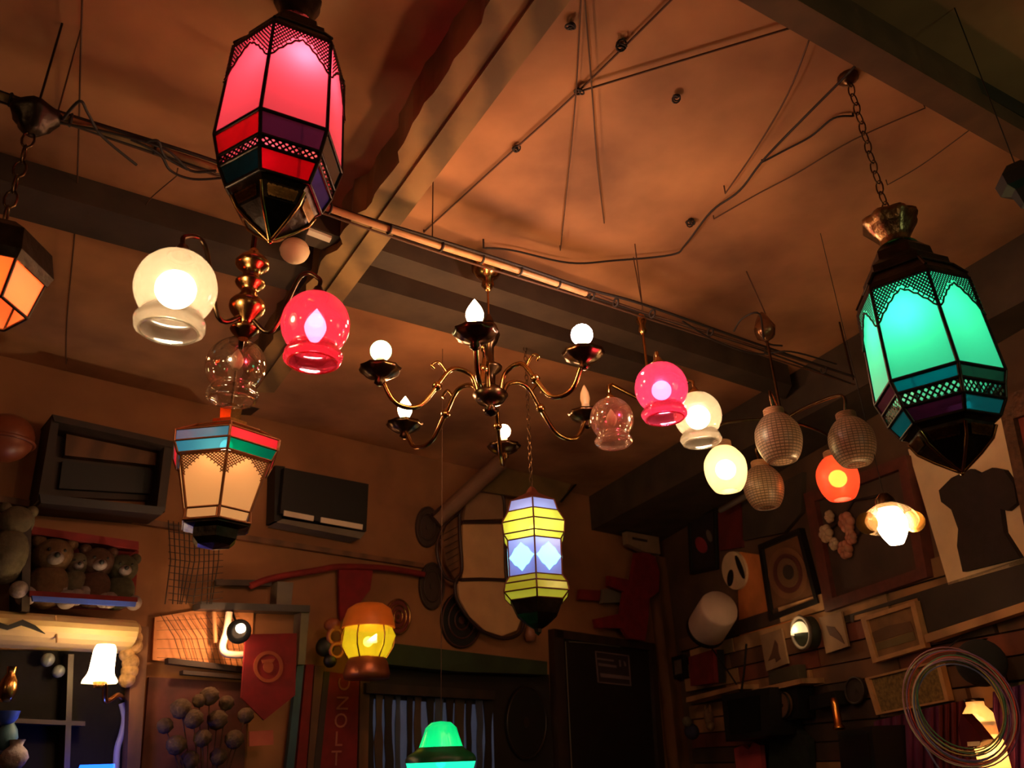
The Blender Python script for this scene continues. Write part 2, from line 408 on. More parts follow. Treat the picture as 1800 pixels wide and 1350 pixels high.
def moroccan(name, label, P, axpx, Y, vpx, Rk, glassm, cols, metal, metal2, lampc, power, chain_to, lampoff=.35, crown_metal=None):
    # P: axis position (xy). axpx: function y -> x of the axis in the photograph. Y: dict of levels
    Z = {k: axis_z(axpx(y), y, P) for k, y in Y.items()}
    vp = at_z(vpx[0], vpx[1], Z['wide']); r = math.hypot(vp.x-P.x, vp.y-P.y); ph = math.atan2(vp.y-P.y, vp.x-P.x)
    r = r*Rk.get('wide', 1)
    t = thing(name, label, 'lantern', Vector((P.x, P.y, Z['tip'])))
    g = lambda k, kk, dz=0: ringpts(P, r*kk, Z[k]+dz, ph)
    top = g('pane', Rk['pane']); wide = g('wide', 1); s1 = g('s1', Rk['s1']); bd = g('band', Rk['band']); s2 = g('s2', Rk['s2'])
    roof = g('roof', Rk['roof'])
    f = MB(); fr = .0065*r/.2
    for k in range(6):
        for a, c in ((top, wide), (wide, s1), (s1, bd), (bd, s2)):
            f.tube([a[k], c[k]], fr, 6)
    for rg in (top, wide, s1, bd, s2):
        for k in range(6): f.tube([rg[k], rg[(k+1) % 6]], fr, 6)
    f.build('frame', metal, t)
    for k in range(6):
        j = (k+1) % 6
        pane('glass_pane', inset([top[k], top[j], wide[j], wide[k]], .985), glassm, t)
        pane('coloured_pane', inset([wide[k], wide[j], s1[j], s1[k]], .98), cols[0][k], t)
        pane('coloured_pane', inset([bd[k], bd[j], s2[j], s2[k]], .98), cols[1][k], t)
    b = MB()
    for k in range(6):
        j = (k+1) % 6; q = [s1[k], s1[j], bd[j], bd[k]]; lattice(b, q, 9, 2, .0065*r/.2)
    b.build('pierced_band', metal2, t)
    # scalloped pierced skirt hanging over the top of the panes
    b = MB()
    for k in range(6):
        j = (k+1) % 6; q = [top[k], top[j], wide[j], wide[k]]
        n_ = (q[1]-q[0]).cross(q[3]-q[0]).normalized(); cc = Vector((P.x, P.y, q[0].z))
        o_ = .006 if n_.dot(q[0]-cc) > 0 else -.006
        keep = lambda u, v: v < .10+.30*abs(2*u-1)**1.4
        lattice(b, q, 16, 22, .0052*r/.2, keep, o_)
        # edge of the skirt
        nn = n_*o_; Pq = lambda u, v: q[0]*(1-u)*(1-v)+q[1]*u*(1-v)+q[2]*u*v+q[3]*(1-u)*v+nn
        b.tube([Pq(u/16, .115+.30*abs(2*u/16-1)**1.4+(.018 if u % 2 else 0)) for u in range(17)], .0035*r/.2, 5)
    b.build('pierced_skirt', metal2, t)
    # stepped roof
    b = MB(); dz = Z['roof']-Z['pane']
    k0, k1 = Rk['pane'], Rk['roof']
    pr = [(r*k0*1.04, Z['pane']-.004), (r*k0*1.0, Z['pane']+dz*.10), (r*k0*.80, Z['pane']+dz*.34), (r*k0*.79, Z['pane']+dz*.50),
          (r*(k0*.45+k1*.35), Z['pane']+dz*.66), (r*(k0*.43+k1*.35), Z['pane']+dz*.82), (r*k1, Z['roof'])]
    b.lathe(pr, Vector((P.x, P.y, 0)), 6, ph=ph, smooth=False, cap=False); b.build('roof', metal, t)
    b = MB(); rp = [Vector((0, 0, 0))]
    for k in range(6):
        A_ = ringpts(P, pr[1][0]*1.01, pr[1][1], ph); B_ = ringpts(P, pr[2][0]*1.03, pr[2][1], ph)
        b.tube([A_[k], B_[k]], fr*.9, 5); b.tube([B_[k], B_[(k+1) % 6]], fr*.8, 5)
    b.build('roof_ribs', metal2, t)
    # crown
    b = MB(); zr = Z['roof']; zk = Z['crown']; h = zk-zr; rr = r*Rk['roof']
    sc = lambda a, z: 1+.07*math.cos(8*a)*max(0, (z-zr)/h)
    b.lathe([(rr*1.05, zr-.002), (rr*.75, zr+h*.12), (rr*.8, zr+h*.3), (rr*1.15, zr+h*.6), (rr*1.45, zr+h*.85), (rr*1.4, zr+h), (rr*.7, zr+h*.96), (rr*.2, zr+h*.8)], Vector((P.x, P.y, 0)), 32, rfun=sc, cap=False)
    b.build('crown', crown_metal or metal2, t)
    # base cap narrowing to a point
    b = MB(); z2 = Z['s2']; zt_ = Z['tip']; h = z2-zt_; rr = r*Rk['s2']
    b.lathe([(rr*.97, z2-.001), (rr*.86, z2-h*.12), (rr*.84, z2-h*.2), (rr*.72, z2-h*.42), (rr*.45, z2-h*.66), (rr*.2, z2-h*.84), (rr*.07, z2-h*.95), (0, zt_)], Vector((P.x, P.y, 0)), 6, ph=ph, smooth=False, cap=False)
    b.build('base_cap', metal2, t)
    b = MB()
    A_ = ringpts(P, rr*.88, z2-h*.17, ph); B_ = ringpts(P, rr*.75, z2-h*.42, ph); C_ = ringpts(P, rr*.46, z2-h*.67, ph)
    for k in range(6):
        b.tube([A_[k], B_[k], C_[k], Vector((P.x, P.y, zt_))], fr*.9, 5)
        lattice(b, inset([A_[k], A_[(k+1) % 6], B_[(k+1) % 6], B_[k]], .7, 0), 5, 4, .006, None, .004)
        lattice(b, inset([A_[k], A_[(k+1) % 6], B_[(k+1) % 6], B_[k]], .7, 0), 5, 4, .006, None, -.004)
    b.ball((P.x, P.y, zt_), .006, n=8, m=6)
    b.build('base_ribs', brass, t)
    zl = Z['pane']*(1-lampoff)+Z['wide']*lampoff
    # bulb hangs off-centre on its lead, as the hot spot shows
    return t, Z, r, ph, zl

def cglass(name, c, e=0.0): return glass(name, c, c, .75, .1, .1, emit=(c, e) if e else None)
gl_red = glass('frosted_red_glass', (1, .05, .1), (1.0, .30, .32), .985, .06, .3, emit=((1, .09, .12), .22))
gl_green = glass('frosted_green_glass', (.05, .9, .5), (.3, .95, .65), .985, .06, .3, emit=((.03, .6, .34), .24))
cg = {'r': cglass('red_strip_glass', (.75, .01, .03)), 'g': cglass('green_strip_glass', (0, .05, .04)), 'b': cglass('blue_strip_glass', (.05, .1, .6)),
      'v': cglass('violet_strip_glass', (.08, .04, .14)), 't': cglass('turquoise_strip_glass', (0, .2, .36)), 'm': cglass('maroon_strip_glass', (.2, .005, .03)),
      'k': cglass('dark_green_strip_glass', (.01, .07, .06))}

# green lantern on its chain
PG = at_z(1490, 135, HC)
axg = lambda y: 1490+.2885*(y-135)
YG = dict(crown=385, roof=436, pane=523, wide=683, s1=704, band=727, s2=752, tip=832)
RKG = dict(pane=.91, s1=.93, band=.88, s2=.74, roof=.33)
tg, Zg, rg_, phg, zl = moroccan('moroccan_lantern', 'green glass moroccan lantern hanging on a chain at the right', PG, axg, YG, (1684, 636), RKG, gl_green,
    ([cg['t']]*6, [cg['m']]*6), tin, tin, None, 0, None, crown_metal=tinlite)
k = 0
def recolor(t, name, n0, cols):
    ch = [c for c in t.children if c.name.split('.')[0] == name]
    for c, m_ in zip(ch[n0:], cols): c.data.materials[0] = m_
# order of the coloured panes: face k upper, face k lower alternately; face 0 is the one right of the near corner
recolor(tg, 'coloured_pane', 0, [cg['k'], cg['t'], cg['t'], cg['r'], cg['t'], cg['m'], cg['m'], cg['k'], cg['m'], cg['t'], cg['t'], cg['m']])
chain(tg, Vector((PG.x, PG.y, HC-.0)), Vector((PG.x, PG.y, Zg['crown']-.02)))
MB().lathe([(.03, HC), (.03, HC-.01), (.008, HC-.03)], Vector((PG.x, PG.y, 0)), 14).build('ceiling_hook', bronze, tg)
pl = Vector((PG.x-.03, PG.y-.02, zl)); bulbmesh(tg, pl, .03, glow('green_bulb_glow', (.3, 1, .8), 3))
lamp(tg, pl, (.08, 1, .58), 1.5, .03)

# red lantern, nearest
rw = rg_
axr = lambda y: 524-.1167*y
# place so that the widest ring has the same real radius
best = None
for i in range(200):
    hd = .9+i*.01; d = ray(axr(272), 272); hh = math.hypot(d.x, d.y); Pp = EYE+d*(hd/hh); vp = at_z(458, 190, Pp.z)
    rr = math.hypot(vp.x-Pp.x, vp.y-Pp.y)
    if best is None or abs(rr-rw) < best[0]: best = (abs(rr-rw), Pp)
PRr = best[1]
YR = dict(crown=-30, roof=50, pane=118, wide=272, s1=306, band=322, s2=352, tip=424)
RKR = dict(pane=.92, s1=.90, band=.86, s2=.72, roof=.37)
tr, Zr, rr_, phr, zl = moroccan('moroccan_lantern', 'red glass moroccan lantern hanging at the upper left', PRr, axr, YR, (458, 190), RKR, gl_red,
    ([cg['r']]*6, [cg['b']]*6), tin, tin, None, 0, None, crown_metal=tin)
recolor(tr, 'coloured_pane', 0, [cg['v'], cg['r'], cg['g'], cg['b'], cg['r'], cg['g'], cg['v'], cg['b'], cg['r'], cg['m'], cg['r'], cg['g']])
chain(tr, Vector((PRr.x, PRr.y, HC)), Vector((PRr.x, PRr.y, Zr['crown']-.02)))
MB().lathe([(.03, HC), (.03, HC-.01), (.008, HC-.03)], Vector((PRr.x, PRr.y, 0)), 14).build('ceiling_hook', bronze, tr)
pl = Vector((PRr.x+.04, PRr.y-.05, zl+.03)); bulbmesh(tr, pl, .03, glow('red_bulb_glow', (1, .4, .5), 3))
lamp(tr, pl, (1, .14, .24), 3.2, .03)

# ------------------------------------------------------------------ onion globe shades
def onion(parent, c, r, mt, top=True, name='globe_shade'):
    """round body, pinched waist, flared open lip, c = centre of the body"""
    b = MB()
    sc = lambda a, z: 1+(.025*math.cos(8*a) if z < -r*.95 else 0)
    pf = [(r*.25, r*.92), (r*.58, r*.80), (r*.88, r*.46), (r*1.0, r*.04), (r*.97, -r*.32), (r*.84, -r*.62), (r*.73, -r*.76), (r*.72, -r*.86), (r*.80, -r*.98), (r*.86, -r*1.14), (r*.80, -r*1.28), (r*.70, -r*1.33)]
    b.lathe(sprof(pf, 4), c, 40, cap=False, rfun=sc); o = b.build(name, mt, parent)
    MB().ring(c+Vector((0, 0, -r*1.33)), r*.70, r*.03, n=30).build('rim', mt, o)
    return o
def cap(parent, c, r, mt, name='gallery'):
    b = MB(); b.lathe([(r*.34, r*.86), (r*.36, r*.95), (r*.2, r*1.08), (r*.12, r*1.25), (r*.05, r*1.3)], c, 18, cap=False); return b.build(name, mt, parent)
g_cream = glass('lit_cream_glass', (1, .93, .8), (.17, .13, .09), .6, .1, .15)
g_red = glass('lit_ruby_glass', (.95, .05, .09), (.3, .014, .03), .5, .25, .05)
g_pink = glass('lit_pink_glass', (1, .1, .2), (.34, .035, .06), .55, .15, .1)
g_clear = glass('smoky_clear_glass', (.93, .84, .74), (.7, .5, .35), .12, .6, .03)
g_rose = glass('unlit_rose_glass', (.92, .72, .62), (.8, .5, .42), .3, .4, .05)
gl_white = glow('white_bulb_glow', (1, .86, .6), 14)
gl_warm = glow('warm_bulb_glow', (1, .72, .38), 16)
gl_pinkb = glow('pink_bulb_glow', (1, .6, .85), 9)
gl_greenb = glow('greenish_bulb_glow', (.6, 1, .5), 1.5)
gl_rosyb = glow('rosy_bulb_glow', (1, .82, .8), 14)

def turned(b, P, z0, z1, r, prof=None, n=20):
    """turned brass column between two heights"""
    pr = prof or [(0, .3), (.04, .55), (.1, .8), (.14, .4), (.2, .5), (.3, .95), (.38, 1.0), (.46, .6), (.52, .45), (.58, .75), (.62, .85), (.66, .5), (.74, .55), (.82, 1.0), (.9, .75), (.95, .4), (1, .25)]
    b.lathe(sprof([(r*k, z0+(z1-z0)*t) for t, k in pr], 5), Vector((P.x, P.y, 0)), n)

# left fixture: turned column with three onion shades
ZG = 2.57
cc = [at_z(310, 503, ZG), at_z(555, 568, ZG), at_z(415, 642, ZG)]
rcen = at_z(432, 560, ZG+.02)
t = thing('globe_chandelier', 'turned brass light fitting with three onion globes under the red lantern', 'chandelier', rcen)
ztop = axis_z(452, 440, rcen); zlow = axis_z(430, 596, rcen)
b = MB(); turned(b, rcen, zlow, ztop, .042); b.build('column', brass, t)
b = MB(); b.tube([Vector((rcen.x, rcen.y, ztop-.01)), Vector((rcen.x, rcen.y, HC-.01))], .005, 8); b.lathe([(.05, HC), (.045, HC-.02), (.012, HC-.05)], Vector((rcen.x, rcen.y, 0)), 20); b.build('hanging_rod', bronze, t)
for i, (c, rad_, mt) in enumerate(zip(cc, (.086, .081, .077), (g_cream, g_red, g_clear))):
    d = Vector((c.x-rcen.x, c.y-rcen.y, 0)); L = d.length; d.normalize()
    zt_ = c.z+rad_*1.3
    pth = spl([Vector((rcen.x, rcen.y, zlow+.05))+d*.02, Vector((rcen.x, rcen.y, zlow+.02))+d*L*.4, Vector((rcen.x, rcen.y, zt_+.03))+d*L*.72, Vector((c.x, c.y, zt_+.02)), Vector((c.x, c.y, zt_-.01))], 6)
    MB().tube(pth, .006, 8).build('arm', bronze, t)
    cap(t, c, rad_, bronze)
    o = onion(t, c, rad_, mt); o['label'] = ('lit cream frosted globe', 'lit ruby red globe', 'unlit clear globe')[i]
    if i < 2:
        pb = c+Vector((0, 0, -rad_*.1)); bulbmesh(t, pb, .043 if i == 0 else .026, gl_white if i == 0 else gl_rosyb, 'round' if i == 0 else 'candle')
        lamp(t, pb, (1, .74, .46) if i == 0 else (1, .5, .35), 5 if i == 0 else 5)
    else: bulbmesh(t, c+Vector((0, 0, rad_*.2)), .018, whitep, 'candle', 'bulb')

# white globe bulb in a black socket
c = at_z(518, 441, 3.05); t = thing('pendant_bulb', 'unlit white globe bulb in a black socket beside the ruby globe', 'light bulb', c)
b = MB(); b.ball(c, .045, (1, 1, .9)); b.ring(c, .0452, .001, n=28, m=4); b.build('bulb', cream, t)
b = MB(); b.lathe([(.03, c.z+.035), (.03, c.z+.085), (.01, c.z+.1)], Vector((c.x, c.y, 0)), 16); b.tube([c+Vector((0, 0, .09)), Vector((c.x, c.y, HC))], .004, 6); b.build('socket', black, t)

# six-arm chandelier
PC = at_z(857, 486, 3.24)
t = thing('candle_chandelier', 'six-arm brass candle chandelier in the middle of the ceiling', 'chandelier', Vector((PC.x, PC.y, axis_z(862, 715, PC))))
cups = [((835, 592), 'w', 'candle'), ((1026, 628), 'p', 'round'), ((1031, 733), None, 'candle'), ((886, 790), 'w', 'small'), ((711, 752), 'w', 'candle'), ((668, 656), 'g', 'round')]
ZCUP = axis_z(860, 690, PC)
zh = axis_z(860, 700, PC)
b = MB(); X = Vector((PC.x, PC.y, 0))
z_t = axis_z(857, 575, PC)
b.lathe([(.0, zh-.07), (.02, zh-.06), (.028, zh-.045), (.012, zh-.03), (.045, zh-.015), (.062, zh+.01), (.05, zh+.03), (.018, zh+.05), (.02, zh+.09), (.042, zh+.11), (.044, zh+.12), (.016, zh+.14), (.016, zh+.2), (.03, zh+.22), (.04, zh+.25), (.03, zh+.285), (.012, zh+.31), (.011, z_t), (.02, z_t+.02), (.008, z_t+.05)], X, 28)
b.build('column', bronze, t)
b = MB(); b.tube([Vector((PC.x, PC.y, z_t+.04)), Vector((PC.x, PC.y, 3.25))], .004, 6); b.lathe([(.06, 3.285), (.06, 3.27), (.04, 3.24), (.02, 3.225), (.024, 3.2), (.008, 3.18)], X, 24); b.build('canopy', brass, t)
for i, ((px, py), lit, kind) in enumerate(cups):
    c = at_z(px, py, ZCUP); d = Vector((c.x-PC.x, c.y-PC.y, 0)); L = d.length; d.normalize(); B0 = Vector((PC.x, PC.y, zh))
    pth = spl([B0+d*.045+Vector((0, 0, .0)), B0+d*L*.18+Vector((0, 0, .075)), B0+d*L*.36+Vector((0, 0, .085)), B0+d*L*.5+Vector((0, 0, .01)), B0+d*L*.66+Vector((0, 0, -.075)), B0+d*L*.86+Vector((0, 0, -.075)), B0+d*L*.98+Vector((0, 0, -.0)), Vector((c.x, c.y, ZCUP-.02))], 6)
    a_ = MB().tube(pth, .0085, 9); a_.ball(pth[18], .017, n=10, m=8); a_.tube(spl([pth[14], pth[14]+Vector((0, 0, .035))+d*.03, pth[14]+Vector((0, 0, .02))+d*.055, pth[14]+Vector((0, 0, .008))+d*.045], 5), .005, 6)
    a_.build('arm', brass, t)
    C0 = Vector((c.x, c.y, ZCUP))
    sc = lambda a, z: 1+.05*math.cos(10*a)
    b = MB(); b.lathe([(.008, -.045), (.018, -.035), (.014, -.022), (.04, -.012), (.062, .004), (.068, .016), (.06, .018), (.045, .008), (.018, .004)], C0, 30, rfun=sc, cap=False); b.build('drip_cup', bronze, t)
    if kind == 'round' and lit == 'g' or kind == 'round':
        hb = .06
    else: hb = .05
    b = MB(); b.lathe([(.014, .0), (.015, hb), (.009, hb+.004)], C0, 14); b.build('candle_tube', cream, t)
    if lit is None:
        MB().lathe([(.014, .05), (.019, .075), (.016, .1), (.006, .125), (0, .135)], C0, 14).build('bulb', mat('unlit_candle_bulb', hexc(240, 200, 150), .3, noise=.05), t)
        continue
    pb = C0+Vector((0, 0, hb+.03 if kind != 'round' else hb+.022))
    rb = {'round': .036, 'candle': .028, 'small': .03}[kind]
    bulbmesh(t, pb, rb, {'w': gl_warm, 'p': gl_rosyb, 'g': gl_greenb}[lit], 'candle' if kind == 'candle' else 'round')
    lamp(t, pb, {'w': WARM, 'p': (1, .55, .36), 'g': (.9, .8, .4)}[lit], {'w': 11, 'p': 12, 'g': 2.5}[lit], rb)
# ------------------------------------------------------------------ right-hand cluster: three onion globes
ZP = 2.62
t3 = [at_z(1162, 680, ZP), at_z(1226, 728, ZP), at_z(1075, 735, ZP)]
cen = at_z(1145, 712, ZP+.13)
t = thing('globe_pendant', 'brass rod pendant with pink, cream and clear globes right of the chandelier', 'chandelier', cen)
zr_ = axis_z(1130, 552, cen); tp_ = Vector((cen.x, cen.y, zr_)); print('pendant rod top', zr_)
MB().tube([cen, tp_], .0055, 8).build('hanging_rod', brass, t)
MB().lathe([(.0, -.03), (.02, -.02), (.03, .0), (.02, .02), (.01, .03)], cen, 16).build('hub', brass, t)
MB().lathe([(.004, -.09), (.016, -.075), (.012, -.05), (.02, -.03), (.012, -.005), (.004, .005)], tp_, 14).build('rod_finial', brass, t)
P = [tp_, tp_+Vector((.01, 0, .03)), tp_+Vector((0, .01, HC-zr_))]; MB().tube(P, .002, 5).build('hanging_wire', wirem, t)
for i, (c, rad_, mt) in enumerate(zip(t3, (.080, .078, .072), (g_pink, g_cream, g_rose))):
    z_ = cen.z; tp = Vector((c.x, c.y, z_))
    pth = [cen, cen.lerp(tp, .5), cen.lerp(tp, .93), tp+Vector((0, 0, -.012)), Vector((c.x, c.y, c.z+rad_*1.25))]
    MB().tube(pth, [.007, .007, .007, .006, .006], 8).build('arm', brass, t)
    cap(t, c, rad_, brass)
    o = onion(t, c, rad_, mt); o['label'] = ('lit pink globe', 'lit cream globe', 'unlit clear globe')[i]
    if i < 2:
        pb = c+Vector((0, 0, -rad_*.15)); bulbmesh(t, pb, .03 if i == 0 else .04, gl_pinkb if i == 0 else gl_white, 'round'); lamp(t, pb, (1, .35, .5) if i == 0 else (1, .7, .42), 4.5 if i == 0 else 4)
    else: bulbmesh(t, c, .018, whitep, 'candle')

# ------------------------------------------------------------------ woven acorn shades
w_off = glass('woven_cane_unlit', (.8, .6, .45), (.72, .5, .36), .97, .05, .4, weave=True)
w_lit = glass('woven_cane_lit', (1, .85, .5), (.36, .3, .2), .78, .05, .4, weave=False)
w_red = glass('woven_cane_red', (1, .5, .12), (.36, .045, .03), .8, .05, .4, weave=False)
ZW = 2.56
ws = [((1368, 768), w_off, None, .077, 'unlit woven shade'), ((1275, 822), w_lit, 'y', .078, 'lit pale yellow shade'), ((1342, 854), w_off, None, .078, 'unlit woven shade'), ((1472, 838), w_red, 'r', .079, 'lit coral red shade'), ((1497, 774), w_off, None, .077, 'unlit woven shade')]
pos = [at_z(*p[0], ZW) for p in ws]
hub = sum(pos, Vector())/5; hub.z = ZW+.17
t = thing('woven_shade_chandelier', 'five-arm fitting of acorn-shaped woven shades beside the green lantern', 'chandelier', hub)
hr = at_z(1368, 690, ZW+.17)
zr_ = axis_z(1345, 572, hub); tp_ = Vector((hub.x, hub.y, zr_)); print('woven rod top', zr_)
MB().tube([hub, tp_], .006, 8).build('hanging_rod', bronze, t)
MB().lathe([(0, -.03), (.025, -.015), (.035, 0), (.02, .03), (.008, .05)], hub, 16).build('hub', bronze, t)
MB().lathe([(.006, -.07), (.035, -.05), (.045, -.015), (.03, .02), (.015, .05), (.006, .06)], tp_, 18, rfun=lambda a, z: 1+.08*math.sin(4*a+z*30)).build('canopy', mat('smoky_brass', hexc(130, 90, 60), .25, .7), t)
MB().tube([tp_, tp_+Vector((.015, 0, .05)), tp_+Vector((-.03, 0, HC-zr_))], .003, 5).build('hanging_wire', wirem, t)
for c, (pp, mt, lit, r, lb) in zip(pos, ws):
    tp = Vector((c.x, c.y, hub.z-.0))
    MB().tube(spl([hub, hub.lerp(tp, .5)+Vector((0, 0, .012)), tp, Vector((c.x, c.y, c.z+r*1.45))], 5), .006, 7).build('arm', bronze, t)
    b = MB(); b.lathe(sprof([(r*.42, r*1.02), (r*.66, r*.82), (r*.93, r*.4), (r, 0), (r*.97, -r*.35), (r*.85, -r*.75), (r*.62, -r*1.12), (r*.4, -r*1.17)], 4), c, 36, cap=False)
    o = b.build('woven_shade', mt, t); o['label'] = lb
    b = MB()
    for z_ in (1.04, 1.12, 1.2, 1.28): b.ring(c+Vector((0, 0, r*z_)), r*.40, r*.055, n=22)
    b.lathe([(r*.38, r*1.0), (r*.38, r*1.34), (r*.1, r*1.42)], c, 18); b.build('neck', mat('cane_neck', hexc(150, 105, 72), .7), t)
    if lit:
        pb = c+Vector((0, 0, -r*.1)); bulbmesh(t, pb, .038 if lit == 'y' else .034, glow('yellow_bulb_glow', (1, .85, .5), 8) if lit == 'y' else glow('coral_bulb_glow', (1, .7, .25), 5))
        lamp(t, pb, (1, .7, .4) if lit == 'y' else (1, .28, .12), 3 if lit == 'y' else 3)

# ------------------------------------------------------------------ yellow and blue lantern
Pb = at_d(940, 980, 3.3)
t = thing('hexagonal_lantern', 'small blue and yellow lantern hanging over the dark door', 'lantern', Pb)
X = Vector((Pb.x, Pb.y, 0)); zz = lambda y: axis_z(938, y, Pb)
phb = math.atan2(-Pb.y, -Pb.x)+.02
rb = 62/F*3.3; R6 = lambda k, y: ringpts(Pb, rb*k, zz(y), phb)
yel = glass('yellow_lantern_glass', (.9, .85, .05), (.95, .88, .08), .9, .1, .2, emit=((.8, .75, .02), .10))
blu = glass('pale_blue_lantern_glass', (.4, .45, .9), (.5, .55, .95), .9, .1, .2, emit=((.22, .25, .8), .14))
cyb = glass('bright_cyan_lantern_glass', (.6, .95, 1), (.6, .95, 1), .9, .05, .2, emit=((.4, .85, 1), .7))
rfm = mat('red_brown_lantern_frame', hexc(110, 50, 34), .5, .3)
levels = [(.70, 885), (.80, 905), (1.0, 925), (.96, 945), (.84, 955), (.82, 1018), (.96, 1030), (1.0, 1045), (.80, 1058)]
nm = ['roof_pane', 'yellow_pane', 'yellow_pane', None, 'body', None, 'yellow_pane', 'yellow_pane']
rings = [R6(*lv_) for lv_ in levels]; fr = MB()
for i in range(len(rings)-1):
    a, c = rings[i], rings[i+1]
    for k in range(6):
        j = (k+1) % 6; q = [a[k], a[j], c[j], c[k]]
        fr.tube([a[k], c[k]], .0035, 5); fr.tube([a[k], a[j]], .003, 5)
        if i == 4:
            pane('blue_pane', inset(q, .98), blu, t)
            mid = lambda u, v: q[0]*(1-u)*(1-v)+q[1]*u*(1-v)+q[2]*u*v+q[3]*(1-u)*v
            n_ = (q[1]-q[0]).cross(q[3]-q[0]).normalized()
            if n_.dot(q[0]-Vector((Pb.x, Pb.y, q[0].z))) < 0: n_ = -n_
            pts = [(.5, .12), (.66, .24), (.74, .27), (.86, .42), (.97, .5), (.86, .6), (.76, .72), (.66, .76), (.5, .9), (.34, .76), (.24, .72), (.14, .6), (.03, .5), (.14, .42), (.26, .27), (.34, .24)]
            MB().slab([mid(*p)+n_*.004 for p in pts], [mid(*p)+n_*.002 for p in pts]).build('diamond_pane', cyb, t)
        elif i == 0: pane('roof_pane', inset(q, .96), blu, t)
        else: pane('yellow_pane', inset(q, .97), yel, t)
for k in range(6): fr.tube([rings[-1][k], rings[-1][(k+1) % 6]], .003, 5)
fr.build('frame', rfm, t)
b = MB(); b.lathe([(rb*.70, zz(885)), (rb*.5, zz(878)), (rb*.2, zz(868)), (rb*.12, zz(860)), (.004, zz(855))], X, 6, ph=phb, smooth=False, cap=False); b.build('top_cap', rfm, t)
b = MB(); b.lathe([(rb*.80, zz(1058)), (rb*.74, zz(1066)), (rb*.62, zz(1082)), (rb*.32, zz(1098)), (rb*.12, zz(1106)), (rb*.1, zz(1112)), (0, zz(1118))], X, 6, ph=phb, smooth=False, cap=False); b.build('base_cap', tin, t)
chain(t, Vector((Pb.x, Pb.y, HC)), Vector((Pb.x, Pb.y, zz(858))), .03, .008, .0016)
pb = Vector((Pb.x, Pb.y, zz(930))); pb += (EYE-pb).normalized()*.05; bulbmesh(t, pb, .02, glow('cool_bulb_glow', (.85, .95, 1), 8)); lamp(t, pb, (.75, .85, 1), .8, .02)

# ------------------------------------------------------------------ painted lantern with cream panes (left)
Pl = at_d(392, 830, 2.25)
t = thing('painted_lantern', 'tapered lantern with blue, red and green top band and cream panes', 'lantern', Pl)
axl = lambda y: 405-.14*(y-745); zz = lambda y: axis_z(axl(y), y, Pl)
rl = 92/F*2.25; vp = at_z(402, 768, zz(795)); phl = math.atan2(vp.y-Pl.y, vp.x-Pl.x)
R6 = lambda k, y: ringpts(Pl, rl*k, zz(y), phl)
crm = glass('cream_lantern_glass', (1, .8, .5), (.85, .56, .27), .95, .05, .4, emit=((.9, .46, .15), .26))
pcol = {n: glass('painted_%s_glass' % n, c, c, .85, .08, .12, emit=(c, .3)) for n, c in dict(blue=(.03, .16, .3), sky=(.04, .3, .5), red=(.8, .03, .05), green=(0, .18, .1)).items()}
rg = [R6(.62, 762), R6(1.0, 782), R6(.99, 800), R6(.90, 818), R6(.84, 820), R6(.60, 905), R6(.62, 925)]
fm = mat('copper_lantern_frame', hexc(150, 100, 60), .4, .6)
fr = MB()
for i in range(len(rg)-1):
    a, c = rg[i], rg[i+1]
    for k in range(6):
        j = (k+1) % 6; q = [a[k], a[j], c[j], c[k]]
        fr.tube([a[k], c[k]], .0038, 5); fr.tube([a[k], a[j]], .003, 5)
        if i == 1: pane('coloured_pane', inset(q, .97), pcol[('red', 'red', 'red', 'blue', 'blue', 'blue')[k]], t)
        if i == 2: pane('coloured_pane', inset(q, .97), pcol[('green', 'red', 'red', 'blue', 'red', 'sky')[k]], t)
        if i == 4:
            pane('cream_pane', inset(q, .98), crm, t)
for k in range(6): fr.tube([rg[-1][k], rg[-1][(k+1) % 6]], .004, 5)
fr.build('frame', fm, t)
b = MB()
for k in range(6):
    j = (k+1) % 6; q = [rg[4][k], rg[4][j], rg[5][j], rg[5][k]]; n_ = (q[1]-q[0]).cross(q[3]-q[0]).normalized()
    o_ = .005 if n_.dot(q[0]-Vector((Pl.x, Pl.y, q[0].z))) > 0 else -.005
    lattice(b, q, 12, 18, .0028, lambda u, v: v < .05+.36*abs(2*u-1)**1.3, o_)
b.build('pierced_skirt', fm, t)
b = MB(); b.lathe([(rl*1.0, zz(781)), (rl*.66, zz(766)), (rl*.34, zz(757)), (rl*.34, zz(745)), (rl*.2, zz(740)), (rl*.22, zz(722)), (rl*.1, zz(712))], Vector((Pl.x, Pl.y, 0)), 6, ph=phl, smooth=False, cap=False); b.build('roof', brass, t)
b = MB(); b.lathe([(rl*.60, zz(925)), (rl*.6, zz(930)), (rl*.42, zz(934)), (rl*.40, zz(950)), (rl*.3, zz(960)), (0, zz(966))], Vector((Pl.x, Pl.y, 0)), 6, ph=phl, smooth=False, cap=False); b.build('base_cap', tin, t)
b = MB(); b.tube([Vector((Pl.x, Pl.y, zz(715))), Vector((Pl.x, Pl.y, HC))], .004, 6); b.build('hanging_rod', bronze, t)
pb = Vector((Pl.x, Pl.y, zz(800))); pb += (Vector((EYE.x, EYE.y, pb.z))-pb).normalized()*.07; bulbmesh(t, pb, .016, glow('small_warm_glow', (1, .8, .5), 5)); lamp(t, pb, WARM, .7, .015)
